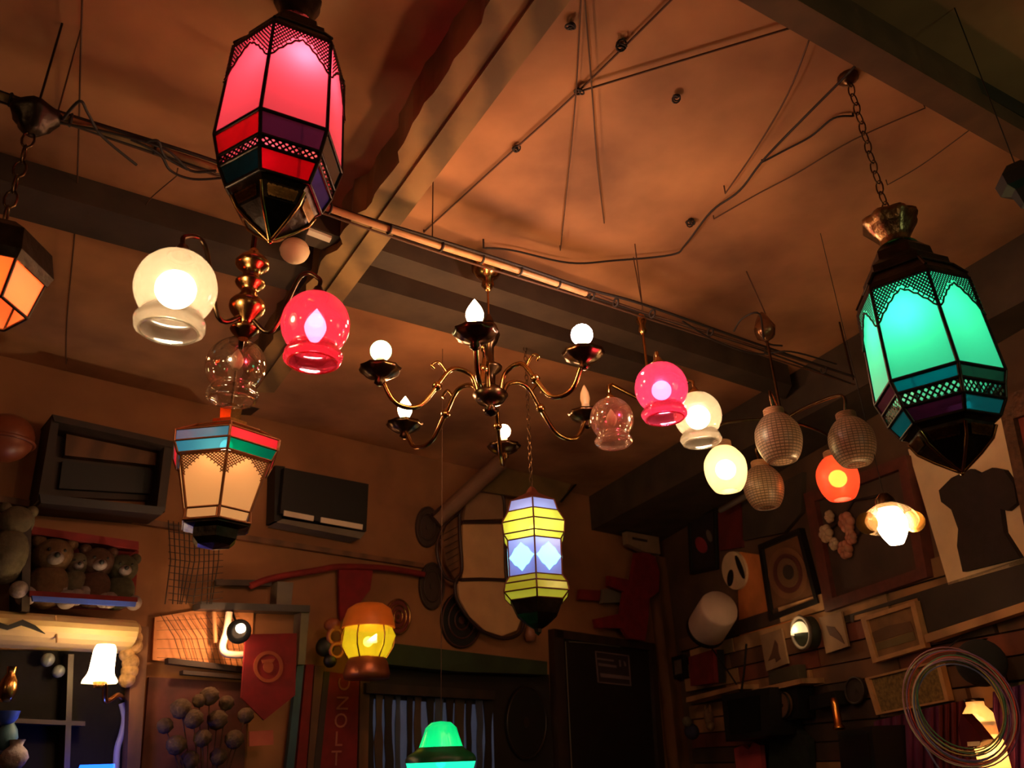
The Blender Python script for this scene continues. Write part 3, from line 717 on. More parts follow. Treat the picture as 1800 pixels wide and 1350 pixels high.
# ------------------------------------------------------------------ orange lantern, cut by the left edge
zpipe = 3.1
Pcan = at_z(62, 203, zpipe-.02)
Po = Vector((Pcan.x, Pcan.y, 0))
axo = lambda y: 62-.283*(y-200)
t = thing('square_lantern', 'orange lit lantern with dark hood at the left edge', 'lantern', Vector((Po.x, Po.y, axis_z(axo(545), 545, Po))))
zz = lambda y: axis_z(axo(y), y, Po); hd = math.hypot(Po.x, Po.y); ro = .115
ong = glass('orange_lantern_glass', (1, .25, .05), (1, .22, .05), .95, .05, .3, emit=((1, .12, .03), .45))
b = MB(); b.lathe([(ro*1.0, zz(485)), (ro*1.08, zz(470)), (ro*.95, zz(430)), (ro*.5, zz(405)), (ro*.12, zz(390))], Vector((Po.x, Po.y, 0)), 6, ph=.5, smooth=False, cap=False); b.build('hood', tin, t)
a, c = ringpts(Po, ro*.95, zz(484), .5), ringpts(Po, ro*.8, zz(545), .5); fr = MB()
for k in range(6):
    j = (k+1) % 6; pane('glass_pane', [a[k], a[j], c[j], c[k]], ong, t); fr.tube([a[k], c[k]], .004, 5); fr.tube([c[k], c[j]], .004, 5)
fr.build('frame', tin, t)
chain(t, Vector((Po.x, Po.y, zpipe-.075)), Vector((Po.x, Po.y, zz(392))), .05, .013, .003)
pb = Vector((Po.x, Po.y, zz(510))); bulbmesh(t, pb, .02, glow('orange_bulb_glow', (1, .4, .1), 5)); lamp(t, pb, (1, .25, .06), 2.5, .02)
# wooden ceiling rose holding it
b = MB(); b.lathe([(r_*.62, z_*.5) for r_, z_ in [(.0, -.12), (.03, -.11), (.05, -.08), (.055, -.05), (.085, -.02), (.09, .02), (.06, .05), (.03, .06)]], Pcan+Vector((0, 0, .0)), 22, rfun=lambda a, z: 1+.08*math.sin(5*a+z*40))
b.tube([Pcan+Vector((0, 0, .02)), Vector((Pcan.x, Pcan.y, HC))], .003, 6)
tag(b.build('ceiling_rose', tin), 'dark carved ceiling rose on the wire run at upper left', 'ceiling rose')
# ------------------------------------------------------------------ conduit and cables
run = [(-60, 148), (100, 203), (380, 296), (560, 360), (760, 428), (900, 472), (1030, 516), (1130, 546), (1330, 610), (1500, 668)]
P3 = [at_z(x, y, zpipe) for x, y in run]
t = thing('cable_run', 'tied bundle of conduit and cables crossing under the ceiling', 'cable', P3[4])
pale = mat('pale_conduit', hexc(190, 142, 96), .5, noise=.2, scale=20)
b = MB(); b.tube(spl([p+Vector((0, 0, .0)) for p in P3[2:7]], 8), .011, 8); b.build('pale_conduit', pale, t)
b = MB(); b.tube(spl([P3[0], P3[1], P3[2], P3[3]], 8), .010, 8); b.build('grey_conduit', beamm, t)
for s_ in range(4):
    random.seed(s_+3)
    q = [at_z(x+random.uniform(-3, 3), y+6*s_-8+random.uniform(-4, 4), zpipe+.01) for x, y in run]
    b = MB(); b.tube(spl(q, 8), .0042 if s_ else .006, 6); b.build('cable', (blackw, wirem, blackw, wirem)[s_], t)
sp = spl(P3, 10)
for k in range(6, len(sp)-3, 5):
    d = (sp[k+1]-sp[k-1]).normalized(); MB().ring(sp[k], .015, .004, ax=d, n=12, m=5).build('cable_tie', blackw, t)
for pts in ([(110, 210), (140, 178), (155, 200), (180, 240), (240, 290)], [(230, 245), (280, 270), (300, 300), (340, 315), (400, 312)], [(100, 215), (200, 235), (290, 262), (335, 300), (380, 300)],
            [(255, 250), (278, 248), (290, 275), (330, 298)],
            [(1200, 565), (1260, 600), (1330, 622), (1390, 618), (1470, 640)], [(1290, 582), (1305, 560), (1335, 552), (1345, 600), (1375, 608)]):
    MB().tube(spl([at_z(x, y, zpipe-.02) for x, y in pts], 6), .0038, 6).build('loose_cable', blackw, t)
MB().tube([P3[-1], P3[-1]+Vector((0, 0, HC-zpipe))], .004, 6).build('hanger', bronze, t)
for k_ in (1, 4, 7): MB().tube([P3[k_], P3[k_]+Vector((0, 0, HC-zpipe))], .0022, 5).build('hanger', wirem, t)
# strung wires close to the ceiling
wires = [([(1215, -40), (1180, 0), (1015, 162), (905, 262), (745, 408)], .0032, wirem), ([(1400, 46), (1200, 106), (1015, 162)], .0036, wirem), ([(1023, -40), (1021, 0), (1012, 170), (1000, 300), (985, 440)], .0024, wirem),
         ([(1026, -40), (1028, 0), (1040, 150), (1050, 290), (1062, 392)], .0024, wirem), ([(1423, 68), (1385, 165), (1330, 260), (1275, 340)], .0026, wirem),
         ([(1503, 116), (1485, 135), (1350, 272), (1300, 335), (1250, 372), (1205, 430), (1180, 448), (1080, 458), (1000, 462), (900, 440), (850, 436)], .004, blackw),
         ([(1500, 204), (1465, 208), (1425, 240), (1380, 264), (1340, 285)], .0035, blackw), ([(1626, 190), (1500, 246), (1400, 305), (1330, 342), (1255, 385)], .0024, wirem),
         ([(1705, 228), (1620, 290), (1560, 325)], .002, wirem), ([(146, -40), (142, 90), (138, 250), (132, 400), (118, 560), (116, 640)], .0026, wirem), ([(310, 310), (280, 335), (262, 352), (250, 372)], .0022, wirem)]
wl = ['wire running diagonally over the beam to the conduit', 'wire from the dark beam to the knot above the chandelier', 'left of two thin wires hanging close together at top centre', 'right of two thin wires hanging close together at top centre', 'thin wire slanting from the dark beam, left of the lantern chain',
      'black cable looping from the lantern chain over the chandelier', 'short black cable branching from the green lantern chain', 'thin wire crossing behind the green lantern chain', 'short thin wire right of the green lantern chain', 'thin wire down the ceiling at upper left', 'short wire scrap under the left cable loops']
for wi, ((pts, r, mt), lb) in enumerate(zip(wires, wl)):
    P_ = [at_z(x, y, HC-.010-.006*(wi % 6)) for x, y in pts]
    ends = [Vector((P_[0].x, P_[0].y, HC)), Vector((P_[-1].x, P_[-1].y, HC))]
    o = MB().tube([ends[0]]+spl(P_, 6)+[ends[1]], r, 6).build('wire', mt); tag(o, lb, 'wire', 'wires strung under the ceiling')
def knot(px, py, lb, r=.012):
    c = at_z(px, py, HC-.014); b = MB()
    for k in range(3): b.ring(c+Vector((random.uniform(-.006, .006), random.uniform(-.006, .006), 0)), r*(1-.2*k), .003, ax=Vector((random.random()-.5, random.random()-.5, .6)), n=10, m=4)
    b.tube([c+Vector((0, 0, .0)), Vector((c.x, c.y, HC))], .002, 4)
    tag(b.build('wire_knot', blackw), lb, 'knot', 'knots on the ceiling wires')
knot(1018, 160, 'tight wire knot where two wires cross above the chandelier'); knot(906, 261, 'loose wire knot nearest the wooden beam'); knot(1005, 48, 'dark twist of wire at top centre'); knot(1092, 82, 'pale spider-web tangle at top centre', .016); knot(1214, 392, 'reddish wire loop on the black cable', .016); knot(1188, 172, 'tiny dark hook in the bare ceiling')
# wires seen in the label on the beam
p = at_z(561, 413, 3.27); MBl = MB()
q = [at_z(543, 404, 3.27), at_z(583, 419, 3.27), at_z(579, 427, 3.27), at_z(539, 412, 3.27)]
MBl.slab([v+Vector((0, 0, .012)) for v in q], q); tag(MBl.build('beam_label', whitep), 'white label strip on the beam end beside the red lantern', 'label')
# dark lantern tip cut by the right edge
c = at_d(1800, 330, 2.3); t = thing('hanging_lantern', 'dark metal lantern cut by the right edge above the green lantern', 'lantern', c)
b = MB(); b.lathe([(0, -.06), (.02, -.05), (.03, -.01), (.05, .0), (.055, .03), (.03, .06), (.01, .07)], c, 6, smooth=False, ph=.3); b.build('body', black, t)
MB().tube([c+Vector((0, 0, .06)), Vector((c.x, c.y, HC))], .0015, 5).build('hanging_rod', black, t)

# ================================================================== back wall, from the left
def item(W, name, label, cat, parts, group=None, off=0.0):
    """flat or shallow thing on a wall; parts: (name, pixels, offset, thickness, material[, sublabel])"""
    allp = [W.p(x, y, p[2]+off) for p in parts[:1] for x, y in p[1]]
    c = sum(allp, Vector())/len(allp)
    if len(parts) == 1:
        o = W.poly(parts[0][1], parts[0][2]+off, parts[0][3]).build(name, parts[0][4]); return tag(o, label, cat, group)
    t = thing(name, label, cat, c, group)
    for p in parts:
        o = W.poly(p[1], p[2]+off, p[3]).build(p[0], p[4], t)
        if len(p) > 5: o['label'] = p[5]
    return t
def lerp2(a, b, k): return (a[0]+(b[0]-a[0])*k, a[1]+(b[1]-a[1])*k)
def shrink(q, k):
    cx = sum(p[0] for p in q)/len(q); cy = sum(p[1] for p in q)/len(q)
    return [(cx+(x-cx)*k, cy+(y-cy)*k) for x, y in q]
def ell(cx, cy, rx, ry, n=24, rot=0):
    return [(cx+rx*math.cos(2*PI*k/n)*math.cos(rot)-ry*math.sin(2*PI*k/n)*math.sin(rot), cy+rx*math.cos(2*PI*k/n)*math.sin(rot)+ry*math.sin(2*PI*k/n)*math.cos(rot)) for k in range(n)]
def framed(W, name, label, q, k, fm_, pm, off=.0, th=.03, cat='picture', extra=(), group=None):
    t = thing(name, label, cat, sum([W.p(x, y, off) for x, y in q], Vector())/4, group)
    i = shrink(q, k)
    for a in range(4):
        c = (a+1) % 4
        W.poly([q[a], q[c], i[c], i[a]], off, th).build('frame_rail', fm_, t)
    W.poly(shrink(q, k+.01), off, th*.5).build('picture_panel', pm, t)
    for e in extra:
        o = W.poly(e[1], off+th*.5, e[2]).build(e[0], e[3], t)
    return t

# dark wooden box unit, upper left
t = item(WB, 'wall_unit', 'dark open wooden wall box high on the left, with a boarded back', 'cabinet', [
    ('back_panel', [(100, 740), (300, 785), (286, 880), (80, 872)], 0, .04, woodd),
    ('top_board', [(92, 728), (306, 776), (304, 786), (96, 740)], 0, .22, woodd),
    ('bottom_board', [(70, 868), (292, 892), (284, 905), (72, 884)], 0, .22, mat('bluish_dark_board', hexc(30, 24, 32), .5)),
    ('side_board', [(92, 728), (104, 742), (84, 884), (66, 880)], 0, .20, woodd), ('side_board', [(290, 778), (306, 778), (290, 900), (276, 892)], 0, .20, woodd),
    ('panel', [(118, 748), (284, 786), (276, 818), (114, 800)], .04, .05, wood), ('panel', [(110, 810), (276, 828), (270, 868), (104, 858)], .04, .03, black)])
# black heater
t = item(WB, 'air_heater', 'black box-shaped wall heater with a pale slot along its bottom', 'heater', [
    ('body', [(500, 822), (648, 851), (644, 934), (493, 902)], 0, .14, black),
    ('side_cheek', [(484, 818), (501, 820), (495, 916), (482, 916)], 0, .10, black),
    ('air_slot', [(500, 897), (552, 907), (551, 916), (499, 906)], .14, .008, whitep), ('air_slot', [(565, 909), (638, 922), (637, 931), (564, 918)], .14, .008, whitep),
    ('lower_lip', [(497, 912), (642, 936), (634, 947), (486, 918)], 0, .12, greyp)])
# red garland cords
P = [WB.p(x, y, .05) for x, y in [(440, 1030), (480, 1016), (560, 1002), (600, 996), (680, 999), (745, 1010)]]
tag(MB().tube(spl(P, 6), .018, 8).build('garland', redd), 'dark red cloth garland swagged along the wall above the yellow lamp', 'garland')
item(WB, 'pennant', 'dark red triangular scarf hanging from the red garland', 'pennant', [('cloth', [(596, 996), (656, 999), (651, 1036), (628, 1066), (598, 1092)], .03, .02, redf)])
item(WB, 'wall_rail', 'dark brown bar on the wall left of the red scarf', 'rail', [('bar', [(380, 1018), (478, 1020), (478, 1030), (380, 1028)], .02, .03, woodd)])
# stuffed toy shelf
t = item(WB, 'toy_shelf', 'recessed shelf with a blue front edge holding stuffed toys', 'shelf', [
    ('shelf_board', [(52, 1038), (242, 1050), (242, 1058), (52, 1048)], 0, .26, redd),
    ('shelf_edge', [(56, 1047), (240, 1058), (238, 1066), (58, 1056)], .26, .02, bluep, 'blue front edge'),
    ('back_board', [(124, 944), (244, 968), (238, 1045), (60, 1038), (60, 940)], 0, .02, redd), ('top_board', [(56, 925), (244, 952), (244, 966), (56, 938)], 0, .18, redd),
    ('side_post', [(40, 900), (56, 902), (52, 1075), (38, 1074)], 0, .24, woodd)])
def toy(px, py, r, mt, label, muz=plushw, off=.14, snout=True):
    c = WB.p(px, py, off); t = thing('stuffed_toy', label, 'toy', c-Vector((0, 0, r*2)), 'stuffed toys on the blue-edged shelf')
    X = WB.e; N = WB.n; rot = Matrix((X, N, Vector((0, 0, 1)))).transposed()
    MB().ball(c-Vector((0, 0, r*1.5)), r*1.05, (1, .8, 1.1)).build('body', mt, t)
    MB().ball(c, r, (1, .9, .92)).build('head', mt, t)
    for s_ in (-1, 1):
        MB().ball(c+X*s_*r*.75+Vector((0, 0, r*.72)), r*.36, n=10, m=8).build('ear', mt, t)
        MB().ball(c+X*s_*r*.9-Vector((0, 0, r*2.2))+N*r*.7, r*.48, n=12, m=8).build('paw', muz, t)
        MB().ball(c+X*s_*r*.36+N*r*.84+Vector((0, 0, r*.16)), r*.09, n=8, m=6).build('eye', black, t)
    o = MB().ball(c+N*r*.8-Vector((0, 0, r*.25)), r*.42, (1, .8, .8), n=12, m=8).build('muzzle', muz, t)
    MB().ball(c+N*r*1.14-Vector((0, 0, r*.15)), r*.15, n=8, m=6).build('nose', black, o)
toy(92, 978, .085, plush, 'largest tan stuffed dog at the left end of the shelf'); toy(134, 992, .055, plushg, 'small grey stuffed toy right of the tan dog')
toy(170, 990, .075, mat('brown_plush', hexc(80, 52, 38), .95, noise=.25, scale=40, bump=.6), 'brown stuffed bear in the middle of the shelf'); toy(214, 1000, .07, mat('green_plush', hexc(66, 62, 42), .95, noise=.25, scale=40, bump=.6), 'greenish stuffed toy at the right end of the shelf')
# left edge pieces
c = WB.p(10, 770, .25); b = MB(); b.ball(c, .11, (1, 1, .95), 20, 14); b.ring(c-Vector((0, 0, .02)), .112, .008, n=28); tag(b.build('hanging_helmet', mat('brown_leather', hexc(120, 58, 34), .4)), 'round brown leather ball at the left edge of the frame', 'ornament')
c = WB.p(12, 985, .2); t = thing('stuffed_toy', 'large pale stuffed toy at the left edge beside the toy shelf', 'toy', c)
MB().ball(c+Vector((0, 0, .02)), .10, (.8, .8, 1.2)).build('body', plushg, t); MB().ball(c+Vector((0, 0, .16)), .07).build('head', plushg, t)
for s_ in (-1, 1): MB().ball(c+WB.e*s_*.06-Vector((0, 0, .12))+WB.n*.04, .035).build('paw', plushw, t); MB().ball(c+WB.e*s_*.05+Vector((0, 0, .215)), .025).build('ear', plushg, t)
# cream rounded valance lit by the sconce
t = thing('wall_valance', 'long rounded cream valance lit by the sconce at lower left', 'valance', WB.p(100, 1105, .1))
b = MB(); A_ = WB.p(-90, 1095, .12); Bv = WB.p(228, 1112, .12); Bv.z = A_.z = (A_.z+Bv.z)/2+.0
ht = (WB.p(150, 1078, .25).z-WB.p(150, 1138, .25).z)/2
N_ = 10; prof = [(WB.n*(.03+.2*math.sin(PI*k/N_)**.7)+Vector((0, 0, ht*math.cos(PI*k/N_)))) for k in range(N_+1)]
Av = A_-WB.n*.1; Bv = Bv-WB.n*.1; zc_ = WB.p(150, 1108, .2).z; Av.z = zc_+.0; Bv.z = zc_
b.add([Av+p for p in prof]+[Bv+p for p in prof], [(k, k+1, k+N_+2, k+N_+1) for k in range(N_)]+[tuple(range(N_+1)), tuple(range(2*N_+1, N_, -1))], False)
val = mat('cream_vinyl', hexc(232, 200, 140), .45, noise=.12, scale=5)
b.build('valance', val, t)
MB().tube([WB.p(x, y, .235) for x, y in ((98, 1082), (100, 1130))], .004, 5).build('seam', woodl, t)
item(WB, 'gull_ornament', 'flat dark gull-shaped ornament on the cream valance', 'ornament', [('bird', [(-6, 1092), (14, 1099), (40, 1089), (62, 1099), (80, 1114), (54, 1104), (38, 1099), (14, 1107), (-6, 1102)], .245, .012, black)])
# sconce
cs = WB.p(180, 1170, .42)
t = thing('wall_sconce', 'lit frosted sconce on a curled brass arm below the cream valance', 'lamp', cs)
sconce_g = glass('sconce_glass', (1, .9, .7), (1, .85, .6), .75, .1, .2)
b = MB(); b.lathe(sprof([(.034, .080), (.042, .06), (.044, .02), (.048, -.025), (.064, -.055), (.066, -.066)]), cs, 28, cap=False, rfun=lambda a, z: 1+(.10*math.cos(6*a) if z < -.04 else 0)); b.build('shade', sconce_g, t)
bulbmesh(t, cs, .026, gl_white, 'candle'); lamp(t, cs, (1, .72, .42), 17, .03)
b = MB(); b.tube(spl([cs+Vector((0, 0, -.05)), WB.p(184, 1205, .40), WB.p(186, 1232, .34), WB.p(206, 1222, .24), WB.p(214, 1226, .08), WB.p(216, 1230, .0)], 6), [.011]*31, 9); b.lathe([(.02, -.085), (.024, -.06), (.012, -.05)], cs, 14); b.build('arm', brass, t)
b = MB(); b.lathe([(.035, 0), (.03, .012), (.01, .02)], WB.p(216, 1232, .0), 16, ax=WB.n); b.build('wall_plate', brass, t)
P = [WB.p(x, y, .03) for x, y in [(214, 1236), (219, 1262), (214, 1290), (206, 1318), (204, 1365)]]
tag(MB().tube(spl(P, 6), .014, 8).build('white_cable', mat('grey_white_cable', hexc(170, 165, 175), .5)), 'thick white cable hanging down from the sconce', 'cable')
b = MB(); c = WB.p(229, 1150, .12); random.seed(5)
for k in range(7): b.ball(c+Vector((0, 0, .035*(k-3)))+WB.e*random.uniform(-.015, .015), .03+.008*random.random(), n=9, m=7)
tag(b.build('dried_corn_bunch', mat('dried_husk', hexc(190, 150, 100), .9, noise=.5, scale=30, bump=.6)), 'knotted tan husk bundle on the post right of the sconce', 'ornament')
# blue light strip at the bottom
c = WB.p(172, 1348, .25); t = thing('blue_led_light', 'glowing blue light at the bottom edge below the sconce', 'lamp', c)
b = MB(); b.tube([WB.p(140, 1352, .25), WB.p(200, 1350, .25)], .016, 10); b.build('tube', glow('blue_glow', (.01, .10, 1), 1.6), t); lamp(t, c+WB.n*.04, (.03, .08, 1), 3.2, .03)
# shadowy display cabinet at lower left
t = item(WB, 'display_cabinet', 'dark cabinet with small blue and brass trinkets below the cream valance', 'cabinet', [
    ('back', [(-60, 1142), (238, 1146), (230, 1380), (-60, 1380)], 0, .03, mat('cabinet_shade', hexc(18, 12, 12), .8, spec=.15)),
    ('shelf', [(10, 1262), (150, 1268), (150, 1276), (10, 1270)], .03, .10, woodd), ('divider', [(120, 1150), (130, 1150), (122, 1370), (112, 1370)], .03, .10, woodd),
    ('side', [(232, 1100), (262, 1102), (244, 1380), (222, 1380)], 0, .10, wood)])
for (x, y, r, mt, lb) in [(84, 1160, .028, 'g', 'upper of two grey glass balls under the valance'), (103, 1180, .026, 'g', 'lower of two grey glass balls under the valance')]:
    tag(MB().ball(WB.p(x, y, .1), r).build('glass_ball', mat('grey_glassy', hexc(96, 100, 104), .25)), lb, 'ornament')
def vase(W, px, py, off, r, h, mt, label, name='vase', cat='vase', prof=None):
    c = W.p(px, py, off); pr = prof or [(0, 0), (.6, .02), (.8, .15), (1, .38), (.8, .62), (.42, .8), (.5, .95), (.55, 1)]
    return tag(MB().lathe([(a*r, z*h) for a, z in pr], c, 20).build(name, mt), label, cat)
vase(WB, 8, 1235, .3, .035, .13, brass, 'brass vase at the left edge under the valance'); vase(WB, 10, 1275, .3, .04, .05, bluep, 'small blue bowl at the left edge', 'bowl', 'bowl', [(0, 0), (.5, .02), (.9, .5), (1, 1)])
vase(WB, 6, 1320, .3, .04, .12, teal, 'teal jar at the left edge'); vase(WB, 20, 1352, .35, .05, .10, plushw, 'pale pink ornament in the bottom left corner', 'ornament', 'ornament')
# lit cane screen with white neon-like tube and spot lamp
t = item(WB, 'cane_screen', 'lit tan panel behind net, between the sconce and the red pennant', 'screen', [
    ('panel', [(272, 1085), (350, 1072), (446, 1074), (440, 1178), (268, 1160)], 0, .02, mat('peach_panel', hexc(222, 150, 96), .7, noise=.2)),
    ('bar', [(296, 1156), (432, 1172), (432, 1182), (296, 1166)], .02, .05, woodd), ('bar', [(322, 1178), (432, 1187), (432, 1194), (322, 1185)], .02, .05, woodd),
    ('top_bar', [(352, 1058), (545, 1064), (545, 1076), (352, 1070)], .0, .10, mat('slate_bar', hexc(66, 62, 62), .5)),
    ('post', [(530, 1064), (545, 1064), (536, 1168), (524, 1168)], .0, .08, greyp), ('post', [(488, 1022), (516, 1024), (512, 1064), (486, 1062)], .0, .08, greyp)])
b = MB()
for k in range(14):
    b.tube([WB.p(282+k*10, 1080+(k % 2)*4, .06), WB.p(306+k*10, 1120, .062), WB.p(318+k*10, 1158+k*1.4, .06)], .0014, 4)
for k in range(5): b.tube([WB.p(276, 1092+k*16, .062), WB.p(420, 1084+k*19, .062)], .001, 4)
o = b.build('net', blackw, t); o['kind'] = 'stuff'
P = [WB.p(x, y, .13) for x, y in [(403, 1076), (398, 1110), (391, 1136), (396, 1148), (410, 1151), (428, 1151)]]
t = thing('white_tube', 'L-shaped white tube mounted on the lit panel left of the red pennant', 'tube light', P[2])
MB().tube(spl(P, 5), .017, 10).build('tube', mat('white_enamel', hexc(245, 225, 205), .3), t); MB().tube([WB.p(376, 1076, .08), WB.p(379, 1130, .08)], .011, 8).build('backing_strip', woodl, t)
c = WB.p(420, 1110, .28); t = thing('spot_lamp', 'dark round spot lamp with a small bright face beside the red pennant', 'lamp', c)
ax = (EYE-c).normalized()
b = MB(); b.lathe([(.0, -.075), (.04, -.07), (.05, -.03), (.056, .02), (.052, .03), (.03, .02)], c, 22, ax=ax, cap=False); b.build('housing', black, t)
MB().lathe([(.0, .022), (.018, .02), (.024, .01)], c+UP*.016+RT*.01, 14, ax=ax).build('bulb', glow('spot_face', (1, .8, .55), 5), t)
MB().tube([c-ax*.07, WB.p(408, 1074, .05)], .006, 7).build('arm', black, t); lamp(t, WB.p(402, 1120, .22), (1, .5, .22), 9, .02)
# red pennant
t = item(WB, 'pennant', 'bright red pointed pennant with a round emblem at lower left', 'pennant', [
    ('cloth', [(432, 1115), (522, 1113), (519, 1222), (464, 1266), (424, 1226)], .16, .012, redf)])
t2 = MB(); emb = mat('emblem_tan', hexc(150, 70, 40), .8)
tt = thing('round_emblem_badge', 'round tan ring emblem on the red pennant', 'emblem', WB.p(472, 1172, .175))
pts_o = ell(472, 1172, 26, 28, 28); pts_i = ell(472, 1172, 20, 22, 28)
b = MB()
for k in range(28): WB.poly([pts_o[k], pts_o[(k+1) % 28], pts_i[(k+1) % 28], pts_i[k]], .172, .004, b)
b.build('ring', emb, tt); WB.poly(ell(472, 1172, 9, 11, 16), .172, .004).build('disc', emb, tt); WB.poly([(460, 1160), (484, 1158), (480, 1164), (462, 1166)], .172, .005).build('bar', emb, tt)
# dried flower balls
rnd = random.Random(11)
t = thing('dried_bouquet', 'bunch of dusty round dried flower heads below the lit panel', 'bouquet', WB.p(365, 1300, .15))
dry = mat('dried_flower', hexc(84, 62, 44), .95, noise=.4, scale=50, bump=.8)
for (x, y, r) in [(368, 1224, .042), (318, 1246, .044), (340, 1264, .042), (382, 1266, .044), (412, 1300, .042), (310, 1310, .042), (398, 1236, .034), (350, 1232, .03), (432, 1258, .036), (356, 1298, .038), (334, 1336, .04), (384, 1330, .038), (290, 1276, .034)]:
    c = WB.p(x, y, .16+rnd.uniform(-.03, .03)); b = MB(); b.lathe([(0, -r), (r*.6, -r*.8), (r, -r*.2), (r*.95, r*.4), (r*.5, r*.9), (0, r)], c, 12, rfun=lambda a, z: 1+.12*math.sin(5*a+z*90)); b.build('flower_head', dry, t)
    MB().tube([c, WB.p(360+(x-360)*.4, 1400, .12)], .003, 4).build('stem', wirem, t)
item(WB, 'wall_board', 'reddish brown board behind the dried bouquet', 'board', [('board', [(262, 1190), (436, 1200), (428, 1380), (246, 1380)], 0, .02, mat('red_brown_board', hexc(92, 46, 36), .8, noise=.5))])
item(WB, 'price_tag', 'small pink card right of the dried bouquet', 'card', [('card', [(438, 1286), (480, 1283), (481, 1309), (438, 1312)], .12, .006, mat('pink_card', hexc(196, 100, 84), .8))])
# hanging strips and banner
item(WB, 'wooden_pole', 'teal pole hanging right of the red pennant', 'pole', [('pole', [(524, 1158), (536, 1158), (514, 1380), (500, 1380)], .03, .03, teal)])
item(WB, 'wooden_pole', 'dark red strip between the teal pole and the tan strip', 'pole', [('pole', [(538, 1168), (552, 1168), (536, 1380), (518, 1380)], .02, .03, redd)])
item(WB, 'wooden_pole', 'tan strip left of the lettered red banner', 'pole', [('pole', [(554, 1170), (572, 1170), (556, 1380), (538, 1380)], .02, .03, wood)])
item(WB, 'wooden_pole', 'tan strip right of the lettered red banner', 'pole', [('pole', [(634, 1190), (650, 1192), (646, 1380), (630, 1380)], .02, .03, wood)])
t = item(WB, 'banner', 'dark red vertical banner with tall faded letters', 'banner', [('cloth', [(574, 1180), (632, 1188), (626, 1380), (552, 1380)], .03, .02, redd), ('left_edge', [(570, 1180), (580, 1181), (560, 1380), (548, 1380)], .02, .035, woodd)])
lm = mat('faded_letters', hexc(170, 100, 78), .8)
for ch, x, y, sz in [('C', 606, 1203, .10), ('N', 603, 1236, .10), ('O', 599, 1268, .10), ('L', 595, 1300, .10), ('T', 591, 1334, .10)]:
    rotn = PI/2 if ch == 'N' else (PI/2 if ch == 'C' else 0)
    text_mesh(ch, sz, lm, t, WB.p(x, y, .053), (WB.e*math.cos(rotn)+Vector((0, 0, 1))*math.sin(rotn)), (-WB.e*math.sin(rotn)+Vector((0, 0, 1))*math.cos(rotn)), th=.001)
# bust ornament by the post
c = WB.p(572, 1130, .12); t = thing('wall_ornament', 'dark and tan carved ornament left of the yellow glass lamp', 'ornament', c)
b = MB(); b.ball(c+Vector((0, 0, -.02)), .05, (1, .8, 1)); b.ball(c+Vector((.03, 0, -.09)), .035); b.build('dark_head', black, t)
b = MB(); b.ball(c+Vector((.03, 0, .09)), .045, (1, .7, .8)); b.ring(c+Vector((.05, 0, .03)), .04, .013, ax=WB.n, n=18); b.ring(c+Vector((.06, 0, -.04)), .035, .010, ax=WB.n, n=18); b.build('scroll', mat('burnt_orange_resin', hexc(150, 80, 46), .5), t)
# yellow glass lamp with orange cap
c = WB.p(647, 1128, .32); t = thing('glass_lamp', 'yellow crackled glass lamp with an orange cap above the banner', 'lamp', c)
s_ = c-EYE; sc_ = s_.length/F
yg = glass('yellow_crackle_glass', (1, .9, .2), (.85, .8, .06), .6, .2, .08, emit=((.7, .65, .02), .08))
b = MB(); b.lathe([(30*sc_, -26*sc_), (41*sc_, -8*sc_), (43*sc_, 8*sc_), (38*sc_, 24*sc_)], c, 12, smooth=False, cap=False, rfun=lambda a, z: 1+.06*math.sin(9*a+z*80)); b.build('glass_body', yg, t)
b = MB(); b.lathe([(44*sc_, 22*sc_), (42*sc_, 34*sc_), (36*sc_, 52*sc_), (24*sc_, 60*sc_), (0, 62*sc_)], c, 24); b.build('cap', mat('orange_enamel', hexc(226, 104, 24), .5, emit=((1, .25, .02), .05)), t)
b = MB(); b.lathe([(28*sc_, -24*sc_), (34*sc_, -34*sc_), (38*sc_, -50*sc_), (36*sc_, -58*sc_), (0, -58*sc_)], c, 24); b.build('base', mat('copper_base', hexc(170, 96, 62), .35, .6), t)
for k in range(6):
    a = k*PI/3+.3; MB().tube([c+Vector((math.cos(a)*rr*sc_, math.sin(a)*rr*sc_, z*sc_)) for rr, z in ((31, -26), (42, -8), (44, 8), (40, 22))], .004, 5).build('rib', brass, t)
bulbmesh(t, c, .025, glow('yellow_lamp_glow', (1, .85, .3), 4), 'round'); lamp(t, c, (.95, .8, .15), .9, .02)
MB().tube([c-WB.n*.03+Vector((0, 0, -50*sc_)), WB.p(650, 1190, .0)], .008, 6).build('bracket', bronze, t)
# round plates and wheels
def plate(W, x, y, rx, ry, mt, label, name='wall_plate', cat='plate', off=.0, rings=2, mt2=None, rot=0):
    t = thing(name, label, cat, W.p(x, y, off))
    W.poly(ell(x, y, rx, ry, 28, rot), off, .018).build('disc', mt, t)
    for k in range(rings):
        f = (1-.32*k); P = [W.p(px, py, off+.02) for px, py in ell(x, y, rx*f*.95, ry*f*.95, 28, rot)]
        MB().tube(P, .006, 6, 0, True).build('ring', mt2 or mt, t)
    W.poly(ell(x, y, rx*.14, ry*.14, 12, rot), off+.01, .014).build('boss', mt2 or mt, t)
    return t
plate(WB, 700, 1084, 22, 32, mat('maroon_plate', hexc(110, 44, 40), .4), 'maroon decorated plate right of the yellow lamp', rings=3, mt2=brass)
plate(WB, 752, 926, 20, 36, mat('dark_brown_disc', hexc(60, 42, 34), .6), 'upper dark brown disc left of the cream relief', off=.0); plate(WB, 760, 1030, 22, 42, mat('dark_brown_disc', hexc(60, 42, 34), .6), 'lower dark brown disc left of the cream relief')
plate(WB, 812, 1090, 36, 50, black, 'large dark wheel under the cream relief', off=.0, rings=3, mt2=mat('dull_maroon_rim', hexc(70, 34, 30), .5), cat='wheel')
